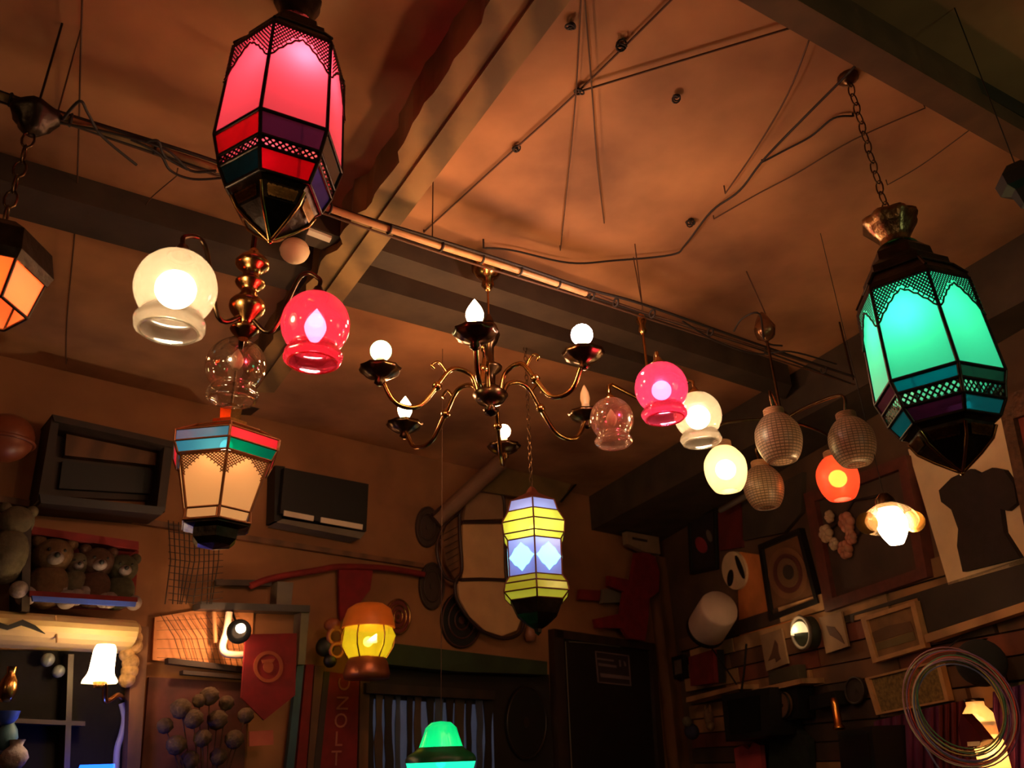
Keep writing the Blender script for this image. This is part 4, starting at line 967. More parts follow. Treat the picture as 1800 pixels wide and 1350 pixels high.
# cream relief
crl = mat('cream_hide', hexc(206, 160, 112), .75, noise=.15)
t = item(WB, 'wall_relief', 'cream panelled relief with a dark curved frame left of the yellow and blue lantern', 'wall art', [
    ('panel', [(836, 862), (862, 862), (884, 872), (884, 912), (816, 914), (820, 880)], .06, .03, creamd), ('panel', [(814, 922), (885, 922), (887, 1016), (813, 1016)], .06, .03, crl, 'cream middle panel'),
    ('panel', [(804, 1022), (888, 1022), (906, 1058), (916, 1088), (908, 1108), (882, 1118), (852, 1108), (826, 1084), (808, 1052)], .06, .03, crl, 'cream lower panel'),
    ('panel', [(790, 908), (812, 890), (812, 1010), (800, 1018), (784, 992), (776, 950)], .05, .02, wood)])
def tubes(W, pts, off, r, mt, parent, name, n=6, cl=False):
    P = [W.p(x, y, off) for x, y in pts]; return MB().tube(spl(P, n) if not cl else P, r, 8, 0, cl).build(name, mt, parent)
for pts in ([(840, 850), (812, 872), (808, 930), (812, 1000), (800, 1024), (806, 1060), (840, 1104), (884, 1122), (914, 1112), (918, 1082), (892, 1026), (888, 960), (886, 880), (870, 858), (840, 850)],
            [(812, 918), (850, 918), (887, 918)], [(810, 1019), (850, 1018), (888, 1020)], [(808, 900), (780, 925), (768, 965), (780, 1010), (804, 1024)], [(822, 868), (792, 880), (760, 905)]):
    tubes(WB, pts, .1, .011, mat('dark_frame_tube', hexc(54, 30, 26), .5), t, 'frame_tube')
b = MB()
for k in range(7): b.tube([WB.p(778+k*2, 940+k*11, .08), WB.p(806, 925+k*12, .08)], .002, 4)
o = b.build('hatching', blackw, t); o['kind'] = 'stuff'
c = WB.p(932, 1108, .06); tag(MB().lathe([(0, -.07), (.03, -.065), (.042, -.03), (.03, .02), (.016, .06), (.02, .07)], c, 16).build('hanging_gourd', mat('gourd', hexc(150, 96, 70), .5)), 'small round gourd under the blue and yellow lantern', 'ornament')
# thick angled tube and olive board under the ceiling
P0 = WB.p(880, 812, .30); P1 = WB.p(766, 916, .06); tag(MB().tube([P0, P1], [.055, .05], 14).build('slanted_pipe', mat('tan_pipe', hexc(120, 84, 62), .7)), 'thick tan pipe slanting down beside the cream relief', 'pipe')
q = [(868, 800), (1030, 812), (992, 872), (978, 884), (842, 862)]
t = item(WB, 'angled_board', 'olive board with dark rounded edge above the blue and yellow lantern', 'board', [('board', q, .12, .02, olive)])
tt = MB(); P = [WB.p(x, y, .15) for x, y in [(940, 802), (1026, 809), (1034, 818), (1026, 834), (986, 882)]]
tag(MB().tube(spl(P, 5), .008, 6).build('board_rim', black), 'thin dark bent rod along the olive board edge', 'rod')
# green valance and dark opening with hanging strips
item(WB, 'cloth_valance', 'dark green cloth valance over the window opening', 'valance', [('cloth', [(668, 1128), (962, 1163), (962, 1186), (800, 1180), (668, 1166)], .02, .10, greenf)])
t = thing('window_opening', 'dark window opening with pale bluish glass behind hanging strips', 'window', WB.p(760, 1290, 0))
WB.poly([(648, 1168), (965, 1186), (975, 1380), (640, 1380)], .0, .015).build('dark_backing', mat('dark_backing', hexc(34, 24, 20), .8), t)
WB.poly([(646, 1228), (866, 1240), (870, 1380), (640, 1380)], .015, .004).build('window_glass', mat('dusky_window', hexc(90, 100, 130), .3, emit=((.3, .36, .6), .05)), t)
for k in range(13):
    x = 650+k*17.5+rnd.uniform(-3, 3); w_ = rnd.uniform(4, 8); pts = []
    L_ = [(x-w_, 1215+k*.8)]; 
    for j in range(5): L_.append((x-w_*(.5+.6*rnd.random())-rnd.uniform(0, 2), 1240+j*32))
    R_ = [(x+w_*(.5+.6*rnd.random()), 1240+j*32) for j in range(5)]
    WB.poly([(x-w_, 1215)]+L_[1:]+R_[::-1]+[(x+w_, 1215)], .025+.006*(k % 3), .008).build('hanging_strip', (blackw, mat('dusty_strip', hexc(80, 62, 52), .8), blackw, mat('grey_blue_strip', hexc(70, 78, 100), .7))[k % 4], t)
WB.poly([(644, 1200), (870, 1214), (870, 1230), (644, 1218)], .02, .06).build('rail', woodd, t)
plate(WB, 926, 1270, 36, 66, black, 'tall oval dark mirror left of the dark door', 'oval_mirror', 'mirror', rings=1, mt2=mat('mirror_rim', hexc(44, 30, 24), .3), off=.02)
# door in the back wall
t = thing('door_1', None, None, WB.p(1070, 1240, 0)); t['kind'] = 'structure'
WB.poly([(974, 1105), (1150, 1131), (1151, 1144), (975, 1120)], 0, .06).build('lintel', woodd, t)
WB.poly([(974, 1105), (990, 1108), (1003, 1380), (984, 1380)], 0, .06).build('jamb', woodd, t); WB.poly([(1144, 1130), (1152, 1131), (1172, 1380), (1160, 1380)], 0, .06).build('jamb', woodd, t)
WB.poly([(988, 1118), (1146, 1140), (1164, 1380), (1000, 1380)], 0, .03).build('leaf', mat('black_door', hexc(26, 18, 15), .5), t)
tubes(WB, [(1000, 1128), (1040, 1131), (1090, 1137)], .04, .004, greyp, t, 'moulding'); tubes(WB, [(994, 1128), (1000, 1250), (1006, 1370)], .04, .004, greyp, t, 'moulding')
t = item(WB, 'door_sign', 'faded mauve printed sign on the dark door', 'sign', [('plate', [(1046, 1144), (1106, 1152), (1110, 1206), (1051, 1200)], .03, .006, mat('sign_dark', hexc(50, 36, 40), .6))] + [
    (n_, p_, .036, .002, mat('sign_print', hexc(120, 96, 100), .6)) for n_, p_ in [('border', [(1046, 1144), (1106, 1152), (1106, 1154), (1046, 1146)]), ('border', [(1046, 1144), (1048, 1144), (1053, 1200), (1051, 1200)]), ('border', [(1051, 1198), (1110, 1204), (1110, 1206), (1051, 1200)]), ('border', [(1104, 1152), (1106, 1152), (1110, 1206), (1108, 1206)]),
     ('print_line', [(1050, 1156), (1079, 1160), (1079, 1163), (1050, 1159)]), ('print_line', [(1052, 1165), (1084, 1170), (1084, 1174), (1052, 1170)]), ('print_line', [(1055, 1183), (1106, 1189), (1107, 1195), (1056, 1190)]), ('print_mark', [(1088, 1160), (1091, 1160), (1092, 1172), (1089, 1172)]), ('print_mark', [(1096, 1161), (1100, 1165), (1101, 1171), (1098, 1171)])]])
# green hanging lamp at the bottom
c = at_d(775, 1330, 3.4); s_ = 3.4/F
t = thing('green_shade_lamp', 'green bell-shaped hanging lamp at the bottom centre', 'lamp', c)
gs = glass('green_lamp_glass', (.0, .75, .35), (.02, .8, .42), .92, .1, .2, emit=((0, .8, .34), .10))
b = MB(); b.lathe([(0, 52*s_), (16*s_, 50*s_), (25*s_, 42*s_), (29*s_, 30*s_), (35*s_, 14*s_)], c, 32, cap=False); b.build('upper_shade', gs, t)
b = MB(); b.lathe([(35*s_, 14*s_), (41*s_, 9*s_), (52*s_, 3*s_), (56*s_, -3*s_), (56*s_, -8*s_)], c, 32, cap=False); b.build('brim', mat('green_enamel', hexc(10, 90, 50), .35), t)
b = MB(); b.lathe([(55*s_, -8*s_), (50*s_, -24*s_), (30*s_, -36*s_)], c, 32, cap=False); b.build('lower_glass', glass('bright_green_glass', (.1, 1, .6), (.1, 1, .6), .9, .1, .2, emit=((.02, 1, .5), .7)), t)
bulbmesh(t, c+Vector((0, 0, -.02)), .02, glow('green_lamp_glow', (.2, 1, .6), 3)); lamp(t, c+Vector((0, 0, 0)), (.05, 1, .45), .7, .02)
MB().tube([c+Vector((0, 0, 50*s_)), Vector((c.x, c.y, HC))], .0016, 5).build('hanging_cord', wirem, t)
# dark net drape left of the panel
b = MB()
for k in range(11):
    b.tube([WB.p(296+k*9, 915+k*1.5, .12), WB.p(300+k*8.4, 985, .14), WB.p(290+k*8.5+6*math.sin(k), 1062, .12)], .0028, 4)
for k in range(12): b.tube([WB.p(296, 922+k*12, .125), WB.p(340, 928+k*12, .145), WB.p(392, 930+k*11, .125)], .002, 4)
tag(b.build('net_drape', blackw), 'dark knotted net hanging below the painted lantern', 'net', kind='stuff')
item(WB, 'wall_bracket', 'small dark bracket at the ceiling edge right of the clear globe', 'bracket', [('bar', [(428, 702), (510, 708), (510, 722), (428, 716)], .0, .12, woodd)])

# ------------------------------------------------------------------ corner: red cloth, sign, small things
t = item(WB, 'red_garment', 'bright red garment hanging above the dark door', 'clothing', [('bodice', [(1118, 972), (1136, 968), (1152, 980), (1160, 1005), (1158, 1040), (1142, 1052), (1140, 1090), (1134, 1126), (1106, 1122), (1094, 1104), (1050, 1104), (1046, 1088), (1092, 1078), (1098, 1040), (1070, 1030), (1070, 1012), (1110, 1020)], .10, .03, redf)])
item(WB, 'red_strip', 'dim red cloth strip at the wall left of the red garment', 'cloth', [('cloth', [(1020, 1036), (1056, 1038), (1054, 1056), (1018, 1054)], .02, .03, redd)])
item(WB, 'small_sign', 'white box sign above the red garment', 'sign', [('box', [(1102, 934), (1158, 944), (1161, 974), (1134, 970), (1104, 956)], .10, .05, mat('dull_sign', hexc(140, 112, 88), .7)), ('text_bar', [(1112, 944), (1138, 949), (1138, 953), (1112, 948)], .15, .003, woodd), ('top', [(1098, 926), (1160, 934), (1160, 942), (1100, 934)], .08, .07, black)])
item(WB, 'dark_ornament', 'dim grey ornament left of the red garment', 'ornament', [('body', [(1062, 1035), (1094, 1034), (1096, 1058), (1060, 1060)], .03, .04, greyp)])

# ================================================================== right wall
# planks on the lower wall
rp = random.Random(4)
tones = [mat('plank_%s' % n, c, .8, noise=.4, scale=7, bump=.3, wave=3) for n, c in (('tan', hexc(150, 108, 66)), ('brown', hexc(104, 68, 40)), ('dark', hexc(64, 44, 30)), ('pale', hexc(178, 136, 90)), ('red', hexc(112, 58, 38)))]
wr = bpy.data.objects['wall_right']
zlo, zhi = 1.45, 2.42; hrow = .092; wr_p = corner
for r_ in range(int((zhi-zlo)/hrow)):
    s0 = .15+rp.random()*.3; z0 = zlo+r_*hrow
    while s0 < 3.6:
        L_ = rp.uniform(.5, 1.1); g_ = .008; th = rp.uniform(.014, .03)
        q = [corner+ER*(s0+g_), corner+ER*(s0+L_-g_)]
        A_ = [q[0]+Vector((0, 0, z0+g_*.5)), q[1]+Vector((0, 0, z0+g_*.5)), q[1]+Vector((0, 0, z0+hrow-g_*.5)), q[0]+Vector((0, 0, z0+hrow-g_*.5))]
        MB().slab([v+NR*th for v in A_], [v for v in A_]).build('plank', tones[rp.randrange(5)], wr); s0 += L_
# orange lamplight on the wall, put into the colour of a patch
WR.poly([(1300, 970), (1340, 976), (1352, 1090), (1420, 1068), (1424, 1082), (1300, 1120), (1296, 1000)], .0, .012).build('painted_light_patch', mat('painted_orange_light', hexc(214, 130, 66), .8), wr)
o_ = .035
# T-shirt board
t = item(WR, 'shirt_board', 'cream board with a dark T-shirt mounted on it, at the right', 'wall art', [
    ('board', [(1596, 790), (1770, 728), (1822, 984), (1667, 1028)], 0, .03, cream),
    ('shirt', [(1650, 862), (1672, 840), (1706, 824), (1722, 832), (1744, 822), (1764, 826), (1782, 852), (1787, 884), (1770, 898), (1758, 894), (1764, 936), (1792, 980), (1692, 1005), (1682, 960), (1684, 930), (1672, 896), (1654, 882)], .03, .025, mat('dark_jersey', hexc(46, 30, 26), .9, noise=.2, scale=20, bump=.3))])
framed(WR, 'picture', 'ornate brown frame with a red picture cut by the right edge', [(1752, 700), (1900, 650), (1950, 960), (1816, 1000)], .72, mat('carved_frame', hexc(92, 58, 36), .6, noise=.5, scale=40, bump=.8), mat('red_picture', hexc(130, 44, 32), .7), off=.05, th=.05)
# flower relief picture
t = framed(WR, 'flower_picture', 'large dark framed picture with pale pink blossoms beside the T-shirt board', [(1412, 868), (1592, 800), (1630, 1014), (1450, 1076)], .82, mat('red_brown_frame', hexc(96, 46, 34), .55, noise=.3, scale=20), mat('dark_canvas', hexc(70, 50, 36), .8, noise=.3), off=.0, th=.06)
fp = mat('pink_petal', hexc(190, 122, 96), .8, noise=.25, scale=30); fw = mat('cream_petal', hexc(190, 160, 128), .8, noise=.2, scale=30)
for (x, y, r, m_) in [(1452, 938, .05, fw), (1458, 908, .035, fw), (1488, 918, .055, fp), (1496, 944, .04, fp), (1486, 966, .05, fp), (1466, 956, .035, fw)]:
    c = WR.p(x, y, .06); b = MB()
    for k in range(6):
        a = 2*PI*k/6; b.ball(c+(ER*math.cos(a)+Vector((0, 0, math.sin(a))))*r*.55, r*.48, (1, .6, 1), 9, 7)
    b.ball(c+NR*.01, r*.34, n=8, m=6); b.build('blossom', m_, t)
b = MB()
for (x0, y0, x1, y1) in [(1486, 966, 1530, 900), (1452, 938, 1500, 880), (1500, 880, 1545, 870)]: b.tube([WR.p(x0, y0, .04), WR.p((x0+x1)/2+6, (y0+y1)/2, .05), WR.p(x1, y1, .04)], .006, 5)
b.build('twigs', woodd, t)
# disc picture
t = framed(WR, 'disc_picture', 'square dark framed picture of a round carved disc', [(1332, 958), (1404, 928), (1438, 1060), (1352, 1092)], .86, black, mat('brown_disc_ground', hexc(110, 74, 46), .6), off=.0, th=.04,
    extra=[('carved_disc', ell(1384, 1008, 34, 46, 26, -.15), .006, mat('stone_disc_a', hexc(124, 84, 54), .6)), ('carved_disc', ell(1384, 1008, 25, 35, 26, -.15), .012, mat('stone_disc_b', hexc(90, 44, 34), .6)), ('carved_disc', ell(1384, 1007, 18, 26, 26, -.15), .018, mat('stone_disc_c', hexc(110, 80, 52), .6)), ('carved_disc', ell(1385, 1006, 9, 13, 20, -.15), .024, mat('stone_disc_d', hexc(54, 42, 32), .6))])
# dark flower picture and red panel near the corner
t = framed(WR, 'dark_picture', 'narrow dark picture with a pink flower near the wall corner', [(1208, 912), (1256, 888), (1258, 1000), (1212, 1010)], .88, black, mat('night_picture', hexc(36, 28, 28), .7), th=.03,
    extra=[('petal', ell(1232, 958, 9, 15, 14, -.4), .006, mat('pink_bloom', hexc(150, 44, 54), .7)), ('petal', ell(1246, 942, 4, 11, 12, -.3), .006, greyp)])
item(WR, 'red_board', 'plain dark red panel right of the dark flower picture', 'panel', [('panel', [(1262, 902), (1302, 884), (1304, 962), (1264, 968)], .0, .02, mat('red_panel', hexc(104, 30, 24), .7))])
item(WR, 'grey_drape', 'dim olive grey drape above the oval mask', 'drape', [('cloth', [(1304, 884), (1410, 830), (1408, 900), (1378, 936), (1306, 950)], .0, .03, mat('grey_drape', hexc(66, 52, 38), .85))])
P = [WR.p(1266, 898, .12), WR.p(1312, 872, .10)]; tag(MB().tube(P, .016, 8).build('wall_rod', greyp), 'short grey rod slanting up beside the unlit woven shade', 'rod')
t = item(WR, 'oval_mask', 'oval cream mask with two dark slots above the white bucket', 'mask', [('face', ell(1290, 1003, 21, 34, 26, -.15), .0, .03, cream), ('slot', ell(1283, 1016, 5, 15, 14, .1), .03, .006, black), ('slot', ell(1300, 997, 4, 22, 14, -.35), .03, .006, black)])
# tilted white bucket shade
c = WR.p(1253, 1087, .25); dd = (WR.p(1276, 1052, .25)-WR.p(1236, 1116, .25)); s_ = (c-EYE).length/F; ax = (dd.normalized()*1.0-ray(1253, 1087)*.25).normalized()
t = thing('drum_shade', 'white drum shade tipped sideways on the wall near the corner', 'lamp shade', c)
b = MB(); b.lathe([(31*s_, -32*s_), (32*s_, -30*s_), (31*s_, 30*s_), (29*s_, 36*s_), (0, 38*s_)], c, 30, ax=ax, cap=False); b.build('drum', mat('dull_white_shade', hexc(196, 170, 150), .6, noise=.12), t)
b = MB(); b.lathe([(33*s_, -32*s_), (33*s_, -40*s_), (27*s_, -42*s_), (27*s_, -36*s_), (0, -34*s_)], c, 30, ax=ax, cap=False); b.build('dark_rim', black, t)
MB().tube([c, WR.p(1253, 1087, .0)], .008, 6).build('bracket', black, t)
tubes2 = lambda pts, off, r, mt: MB().tube(spl([WR.p(x, y, off) for x, y in pts], 6), r, 6)
# small cards and mirror
def card(q, label, bird, name='bird_picture'):
    t = item(WR, name, label, 'picture', [('card', q, o_, .012, mat('pale_card', hexc(150, 118, 86), .8)), ('bird', bird, o_+.012, .003, mat('bird_ink', hexc(84, 52, 36), .8))])
card([(1336, 1117), (1373, 1105), (1385, 1166), (1347, 1180)], 'small bird print left of the round mirror', [(1362, 1125), (1367, 1132), (1368, 1146), (1372, 1158), (1364, 1164), (1362, 1156), (1350, 1162), (1356, 1148)])
card([(1439, 1086), (1478, 1075), (1491, 1136), (1452, 1149)], 'small bird print right of the round mirror', [(1452, 1100), (1466, 1102), (1478, 1118), (1484, 1132), (1472, 1124), (1458, 1116)])
c = WR.p(1408, 1112, .09); t = thing('round_glow_mirror', 'round mirror with its cream reflection put in as a glowing half dome, between the two bird prints', 'lamp', c); s_ = (c-EYE).length/F
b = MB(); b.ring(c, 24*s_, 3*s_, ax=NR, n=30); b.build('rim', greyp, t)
QR = Matrix((ER, NR, Vector((0, 0, 1)))).transposed()
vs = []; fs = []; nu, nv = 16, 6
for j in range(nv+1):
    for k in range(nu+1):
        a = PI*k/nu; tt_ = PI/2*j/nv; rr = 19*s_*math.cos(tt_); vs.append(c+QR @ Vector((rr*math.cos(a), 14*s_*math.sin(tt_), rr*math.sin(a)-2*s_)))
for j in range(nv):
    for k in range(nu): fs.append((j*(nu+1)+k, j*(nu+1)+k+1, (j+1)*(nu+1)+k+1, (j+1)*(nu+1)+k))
MB().add(vs, fs, True).build('reflection_dome', mat('cream_reflection_glow', hexc(240, 210, 160), .3, emit=((1, .74, .36), .75)), t)  # glowing dome stands in for the cream reflection in the mirror
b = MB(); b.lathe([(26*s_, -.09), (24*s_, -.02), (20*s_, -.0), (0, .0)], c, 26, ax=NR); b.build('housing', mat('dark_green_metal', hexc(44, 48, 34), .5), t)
lamp(t, c+NR*.08+Vector((0, 0, .03)), (1, .6, .28), 1.6, .03)  # added light that brightens the wall patch nearby
# framed pictures on the lower right wall
pw = mat('light_frame', hexc(176, 130, 84), .55, noise=.2, scale=18)
framed(WR, 'landscape_picture', 'pale framed landscape print right of the bird prints', [(1512, 1086), (1607, 1056), (1627, 1138), (1534, 1166)], .82, pw, mat('brown_landscape', hexc(128, 92, 56), .8, noise=.4, scale=9), off=o_, th=.03,
    extra=[('hills', [(1532, 1112), (1560, 1100), (1600, 1092), (1606, 1108), (1538, 1130)], .002, mat('hills_print', hexc(96, 66, 42), .8)), ('field', [(1538, 1132), (1606, 1110), (1610, 1124), (1542, 1144)], .002, mat('field_print', hexc(104, 86, 50), .8))])
framed(WR, 'grain_picture', 'wide speckled picture in a thin frame below the landscape print', [(1520, 1192), (1650, 1160), (1668, 1232), (1540, 1257)], .9, pw, mat('speckled_print', hexc(120, 96, 52), .9, noise=.5, scale=60), off=o_, th=.03)
framed(WR, 'small_picture', 'small grey picture in a dark frame beside the corner post', [(1178, 1156), (1200, 1150), (1203, 1188), (1180, 1194)], .7, black, mat('grey_print', hexc(110, 92, 76), .8), off=o_, th=.03)
item(WR, 'red_box', 'dim red box right of the small dark-framed picture', 'box', [('box', [(1210, 1155), (1252, 1142), (1256, 1200), (1214, 1206)], o_, .08, redd), ('shade', [(1252, 1142), (1260, 1142), (1264, 1200), (1256, 1200)], o_, .05, black)])
# shelf boards
item(WR, 'wall_shelf', 'narrow grey-brown shelf left of the television', 'shelf', [('board', [(1206, 1226), (1298, 1203), (1298, 1211), (1206, 1235)], o_, .14, woodl)])
item(WR, 'wall_shelf', 'narrow lit shelf under the bird prints', 'shelf', [('board', [(1322, 1212), (1408, 1192), (1410, 1201), (1322, 1221)], o_, .14, woodl), ('front', [(1350, 1180), (1402, 1168), (1404, 1192), (1352, 1204)], o_, .05, mat('dark_olive_box', hexc(60, 52, 34), .7))])
item(WR, 'wall_shelf', 'long pale rail above the black hat at the right', 'shelf', [('board', [(1624, 1116), (1830, 1048), (1832, 1064), (1628, 1130)], o_, .05, woodl)])
item(WR, 'wall_board', 'wide dark board under the T-shirt board', 'board', [('board', [(1462, 1090), (1840, 968), (1846, 1046), (1628, 1112), (1612, 1050), (1500, 1082), (1500, 1094)], .0, .03, mat('dark_band_board', hexc(52, 40, 30), .7))])
# television with antenna
t = item(WR, 'television', 'small black box television with a V antenna on the right wall', 'television', [
    ('case', [(1268, 1222), (1352, 1208), (1354, 1292), (1276, 1304)], o_, .20, black), ('screen', [(1278, 1232), (1334, 1222), (1336, 1284), (1284, 1292)], o_+.2, .006, mat('dark_screen', hexc(20, 22, 20), .15))])
tubes(WR, [(1303, 1216), (1278, 1178), (1250, 1138)], o_+.12, .005, black, t, 'antenna_rod'); tubes(WR, [(1303, 1216), (1308, 1180), (1312, 1132)], o_+.12, .007, black, t, 'antenna_rod')
plate(WR, 1373, 1240, 15, 24, mat('clock_face', hexc(100, 66, 46), .6), 'small brown round clock in a black case right of the television', 'wall_clock', 'clock', rings=1, mt2=black, off=.14)
item(WR, 'clock_case', 'black case around the small brown clock', 'box', [('case', [(1352, 1214), (1402, 1204), (1404, 1262), (1358, 1272)], o_, .10, black)])
item(WR, 'black_box', 'small flat black box right of the clock', 'box', [('box', [(1422, 1224), (1466, 1214), (1470, 1238), (1424, 1248)], o_, .08, black)])
vase(WR, 1476, 1284, .16, .028, .15, mat('polished_brass', hexc(200, 130, 60), .2, 1.0), 'polished brass cylinder vase on the black cabinet', 'brass_vase', 'vase', [(0, 0), (1, .02), (1, .12), (.72, .18), (.72, .8), (.6, .92), (.4, 1)])
plate(WR, 1502, 1214, 17, 24, mat('dark_pot', hexc(50, 36, 28), .6), 'dark round dish beside the speckled picture', 'dark_dish', 'dish', rings=1, off=o_)
item(WR, 'cabinet', 'black cabinet under the brass vase', 'cabinet', [('body', [(1472, 1286), (1532, 1276), (1544, 1390), (1482, 1390)], o_, .20, black), ('door', [(1478, 1296), (1524, 1288), (1532, 1380), (1488, 1384)], o_+.2, .01, mat('black_door_panel', hexc(24, 16, 14), .4))])
# curtains
t = thing('wall_curtain', 'maroon curtain folds behind the hoop at lower right', 'curtain', WR.p(1590, 1310, .05))
def drape(name, label, x0, x1, y0, y1, mt, off=o_, n=6):
    b = MB(); vs = []; M_ = 4*n
    for k in range(M_+1):
        x = x0+(x1-x0)*k/M_; w_ = .02*math.sin(2*PI*k/4)
        for yy in (y0[0]+(y0[1]-y0[0])*k/M_, y1): vs.append(WR.p(x, yy, off+.03+w_))
    fs = [(2*k, 2*k+2, 2*k+3, 2*k+1) for k in range(M_)]
    back = [v-NR*.006 for v in vs]; N0 = len(vs)
    fs += [tuple(i+N0 for i in reversed(f)) for f in fs]
    b.add(vs+back, fs, True); return b.build(name, mt, t)
drape('curtain_cloth', '', 1536, 1650, (1268, 1240), 1390, purple); drape('curtain_cloth', '', 1650, 1720, (1240, 1226), 1390, mat('wine_cloth', hexc(104, 34, 40), .85)); drape('curtain_cloth', '', 1745, 1850, (1216, 1190), 1390, mat('bright_purple_cloth', hexc(92, 34, 96), .85))
# hat
c = WR.p(1724, 1165, .14); s_ = (c-EYE).length/F
t = thing('black_hat', 'black rounded hat hanging above the coloured hoops', 'hat', c)
b = MB(); b.ball(c, 40*s_, (1.05, .6, .82), 20, 12, Matrix.Rotation(math.atan2(ER.y, ER.x), 3, 'Z')); b.build('crown', mat('black_felt', hexc(22, 20, 16), .95), t); WR.poly([(1680, 1150), (1700, 1128), (1730, 1122), (1700, 1146), (1690, 1160)], .12, .02).build('brim', mat('black_felt', hexc(22, 20, 16), .95), t)
MB().tube([c, WR.p(1724, 1140, .0)], .006, 5).build('hook', black, t)
# coloured hoops
hc = WR.p(1686, 1240, .35); s_ = (hc-EYE).length/F; rh = random.Random(9)
t = thing('hoop_ornament', 'round bundle of thin coloured wire hoops at lower right', 'ornament', hc)
cols_ = [hexc(150, 96, 110), hexc(70, 80, 130), hexc(150, 130, 70), hexc(170, 60, 40), hexc(60, 110, 80), hexc(120, 80, 130), hexc(150, 150, 130)]
for k in range(14):
    ax = (-ray(1688, 1236)+Vector((rh.uniform(-.25, .25), rh.uniform(-.25, .25), rh.uniform(-.2, .2)))).normalized()
    MB().ring(hc+Vector((rh.uniform(-.01, .01), 0, rh.uniform(-.015, .015))), (66+rh.uniform(-12, 7))*s_, .0026, ax=ax, n=40, sc=1.12).build('wire_hoop', mat('hoop_colour_%d' % (k % 7), cols_[k % 7], .4), t)
P = [hc+Vector((0, 0, 76*s_)), WR.p(1690, 1120, .05), WR.p(1696, 1100, .0)]; MB().tube(P, .003, 5).build('hanging_wire', blackw, t)
P = [WR.p(1612, 1250, .3), WR.p(1616, 1290, .3), WR.p(1640, 1335, .3), WR.p(1668, 1375, .3)]; MB().tube(spl(P, 6), .004, 6).build('trailing_wire', mat('hoop_colour_1', cols_[1], .4), t)
# glowing glassware behind hoops
for (x, y, w_, h, lb, pw_) in [(1722, 1268, 20, 26, 'upper small lit amber jar behind the coloured hoops', 1.2), (1742, 1322, 20, 34, 'lower lit amber jar at the bottom right', 1.4)]:
    c = WR.p(x, y, .22); s_ = (c-EYE).length/F; t = thing('amber_jar_lamp', lb, 'lamp', c)
    ag = glass('amber_lit_glass', (1, .75, .4), (1, .66, .3), .85, .15, .15, emit=((1, .5, .16), .16))
    b = MB(); b.lathe([(w_*.6*s_, -h*s_), (w_*s_, -h*.7*s_), (w_*s_, h*.4*s_), (w_*.6*s_, h*.8*s_), (w_*.6*s_, h*s_)], c, 20, cap=False); b.build('jar', ag, t)
    b = MB(); b.lathe([(w_*.66*s_, h*s_), (w_*.66*s_, h*1.15*s_), (0, h*1.2*s_)], c, 18); b.build('lid', bronze, t)
    b = MB(); b.tube([c-Vector((0, 0, h*s_)), WR.p(x, y+h, .0)], .01, 6); b.build('bracket', woodd, t)
    lamp(t, c, (1, .5, .2), pw_, .02); bulbmesh(t, c, .018, glow('amber_bulb_glow', (1, .7, .35), 3), 'round')
t = item(WR, 'trinket_figure', 'small dark red glossy figure inside the hoops with a pale label', 'ornament', [('body', [(1690, 1255), (1704, 1270), (1728, 1300), (1716, 1314), (1690, 1312), (1684, 1280)], .28, .05, mat('glossy_maroon', hexc(70, 16, 14), .15)), ('label', [(1700, 1304), (1722, 1303), (1722, 1311), (1701, 1312)], .33, .003, cream)])
item(WR, 'pink_vest', 'dim pink vest hanging under the television', 'clothing', [('cloth', [(1290, 1316), (1304, 1310), (1316, 1318), (1324, 1304), (1336, 1310), (1342, 1390), (1298, 1390)], .06, .03, mat('pink_cloth', hexc(170, 60, 64), .85))])
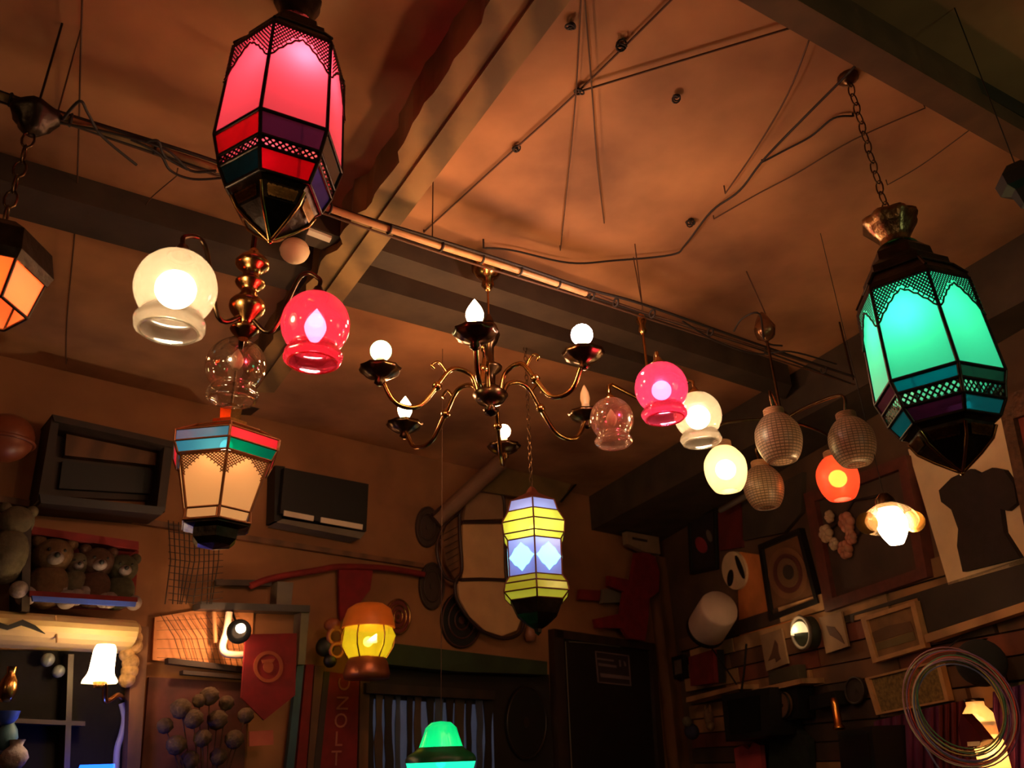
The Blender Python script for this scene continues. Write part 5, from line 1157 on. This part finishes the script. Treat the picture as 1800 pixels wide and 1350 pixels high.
# little animals on the shelf at the corner
c = WR.p(1216, 1286, .2); t = thing('blue_toy', 'dark blue round toy below the shelf at the wall corner', 'toy', c)
MB().ball(c, .05, n=16).build('body', mat('navy_plush', hexc(36, 36, 60), .9), t); MB().ball(c+Vector((-.03, -.03, .06)), .032).build('head', plushg, t)
c = WR.p(1246, 1262, .2); t = thing('cream_toy', 'cream long-faced toy beside the dark blue toy', 'toy', c); b = MB(); b.ball(c, .04, (.8, .7, 1.4)); b.ball(c+Vector((0, -.02, -.05)), .028); b.build('head', plush, t)
for s_ in (-1, 1): MB().ball(c+ER*.03*s_+Vector((0, 0, .05)), .018, (.6, .6, 1.5), 10, 8).build('ear', plush, t)
item(WR, 'leafy_plant', 'dark clutter of green leaves below the clock', 'plant', [('leaves', [(1352, 1290), (1400, 1282), (1420, 1300), (1426, 1390), (1350, 1390)], .03, .04, mat('dim_leaves', hexc(26, 34, 22), .8, noise=.6, scale=30))])
# reflector bulb lamp
c = at_d(1565, 918, 2.9); t = thing('globe_bulb_lamp', 'bare glowing bulb in a brass-and-glass fitting in front of the flower picture', 'lamp', c); s_ = 2.9/F
b = MB(); b.lathe(sprof([(16*s_, 24*s_), (34*s_, 12*s_), (42*s_, -4*s_), (36*s_, -16*s_), (26*s_, -20*s_)]), c+Vector((0, 0, .01)), 36, cap=False); b.build('glass_shade', glass('bulb_shade_glass', (.95, .88, .75), (.8, .6, .4), .06, .7, .03), t)
bulbmesh(t, c+RT*.004, 23*s_, gl_warm, 'candle'); lamp(t, c, (1, .6, .28), 10, .03)
for s2 in (-1, 1):
    b = MB(); b.lathe([(0, -.012), (.02, -.006), (.032, .006), (.035, .01)], c+RT*s2*38*s_, 16, ax=(EYE-c).normalized()+RT*s2*-.3); b.build('brass_cup', mat('bright_brass', hexc(230, 170, 90), .2, 1.0), t)
MB().tube([c+Vector((0, 0, 24*s_)), Vector((c.x, c.y, HC))], .0014, 5).build('hanging_cord', blackw, t)
b = MB(); b.lathe([(16*s_, 22*s_), (15*s_, 36*s_), (7*s_, 46*s_)], c, 16); b.build('socket', bronze, t)
# ------------------------------------------------------------------ groups of like things
GR = {'moroccan_lantern': 'large hexagonal moroccan lanterns', 'wooden_pole': 'long strips hanging on the back wall', 'wall_plate': 'round discs on the back wall', 'wall_shelf': 'narrow shelves on the right wall',
      'bird_picture': 'bird prints on the right wall', 'pennant': 'red pennants on the back wall', 'amber_jar_lamp': 'lit amber jars at lower right', 'glass_ball': 'grey glass balls in the dark cabinet', 'vase': 'jars in the dark cabinet'}
for o in bpy.data.objects:
    if o.parent is None and o.get('label'):
        g_ = GR.get(o.name.split('.')[0])
        if g_ and not o.get('group'): o['group'] = g_
for o in bpy.data.objects:
    if '_w' in o.keys(): del o['_w']
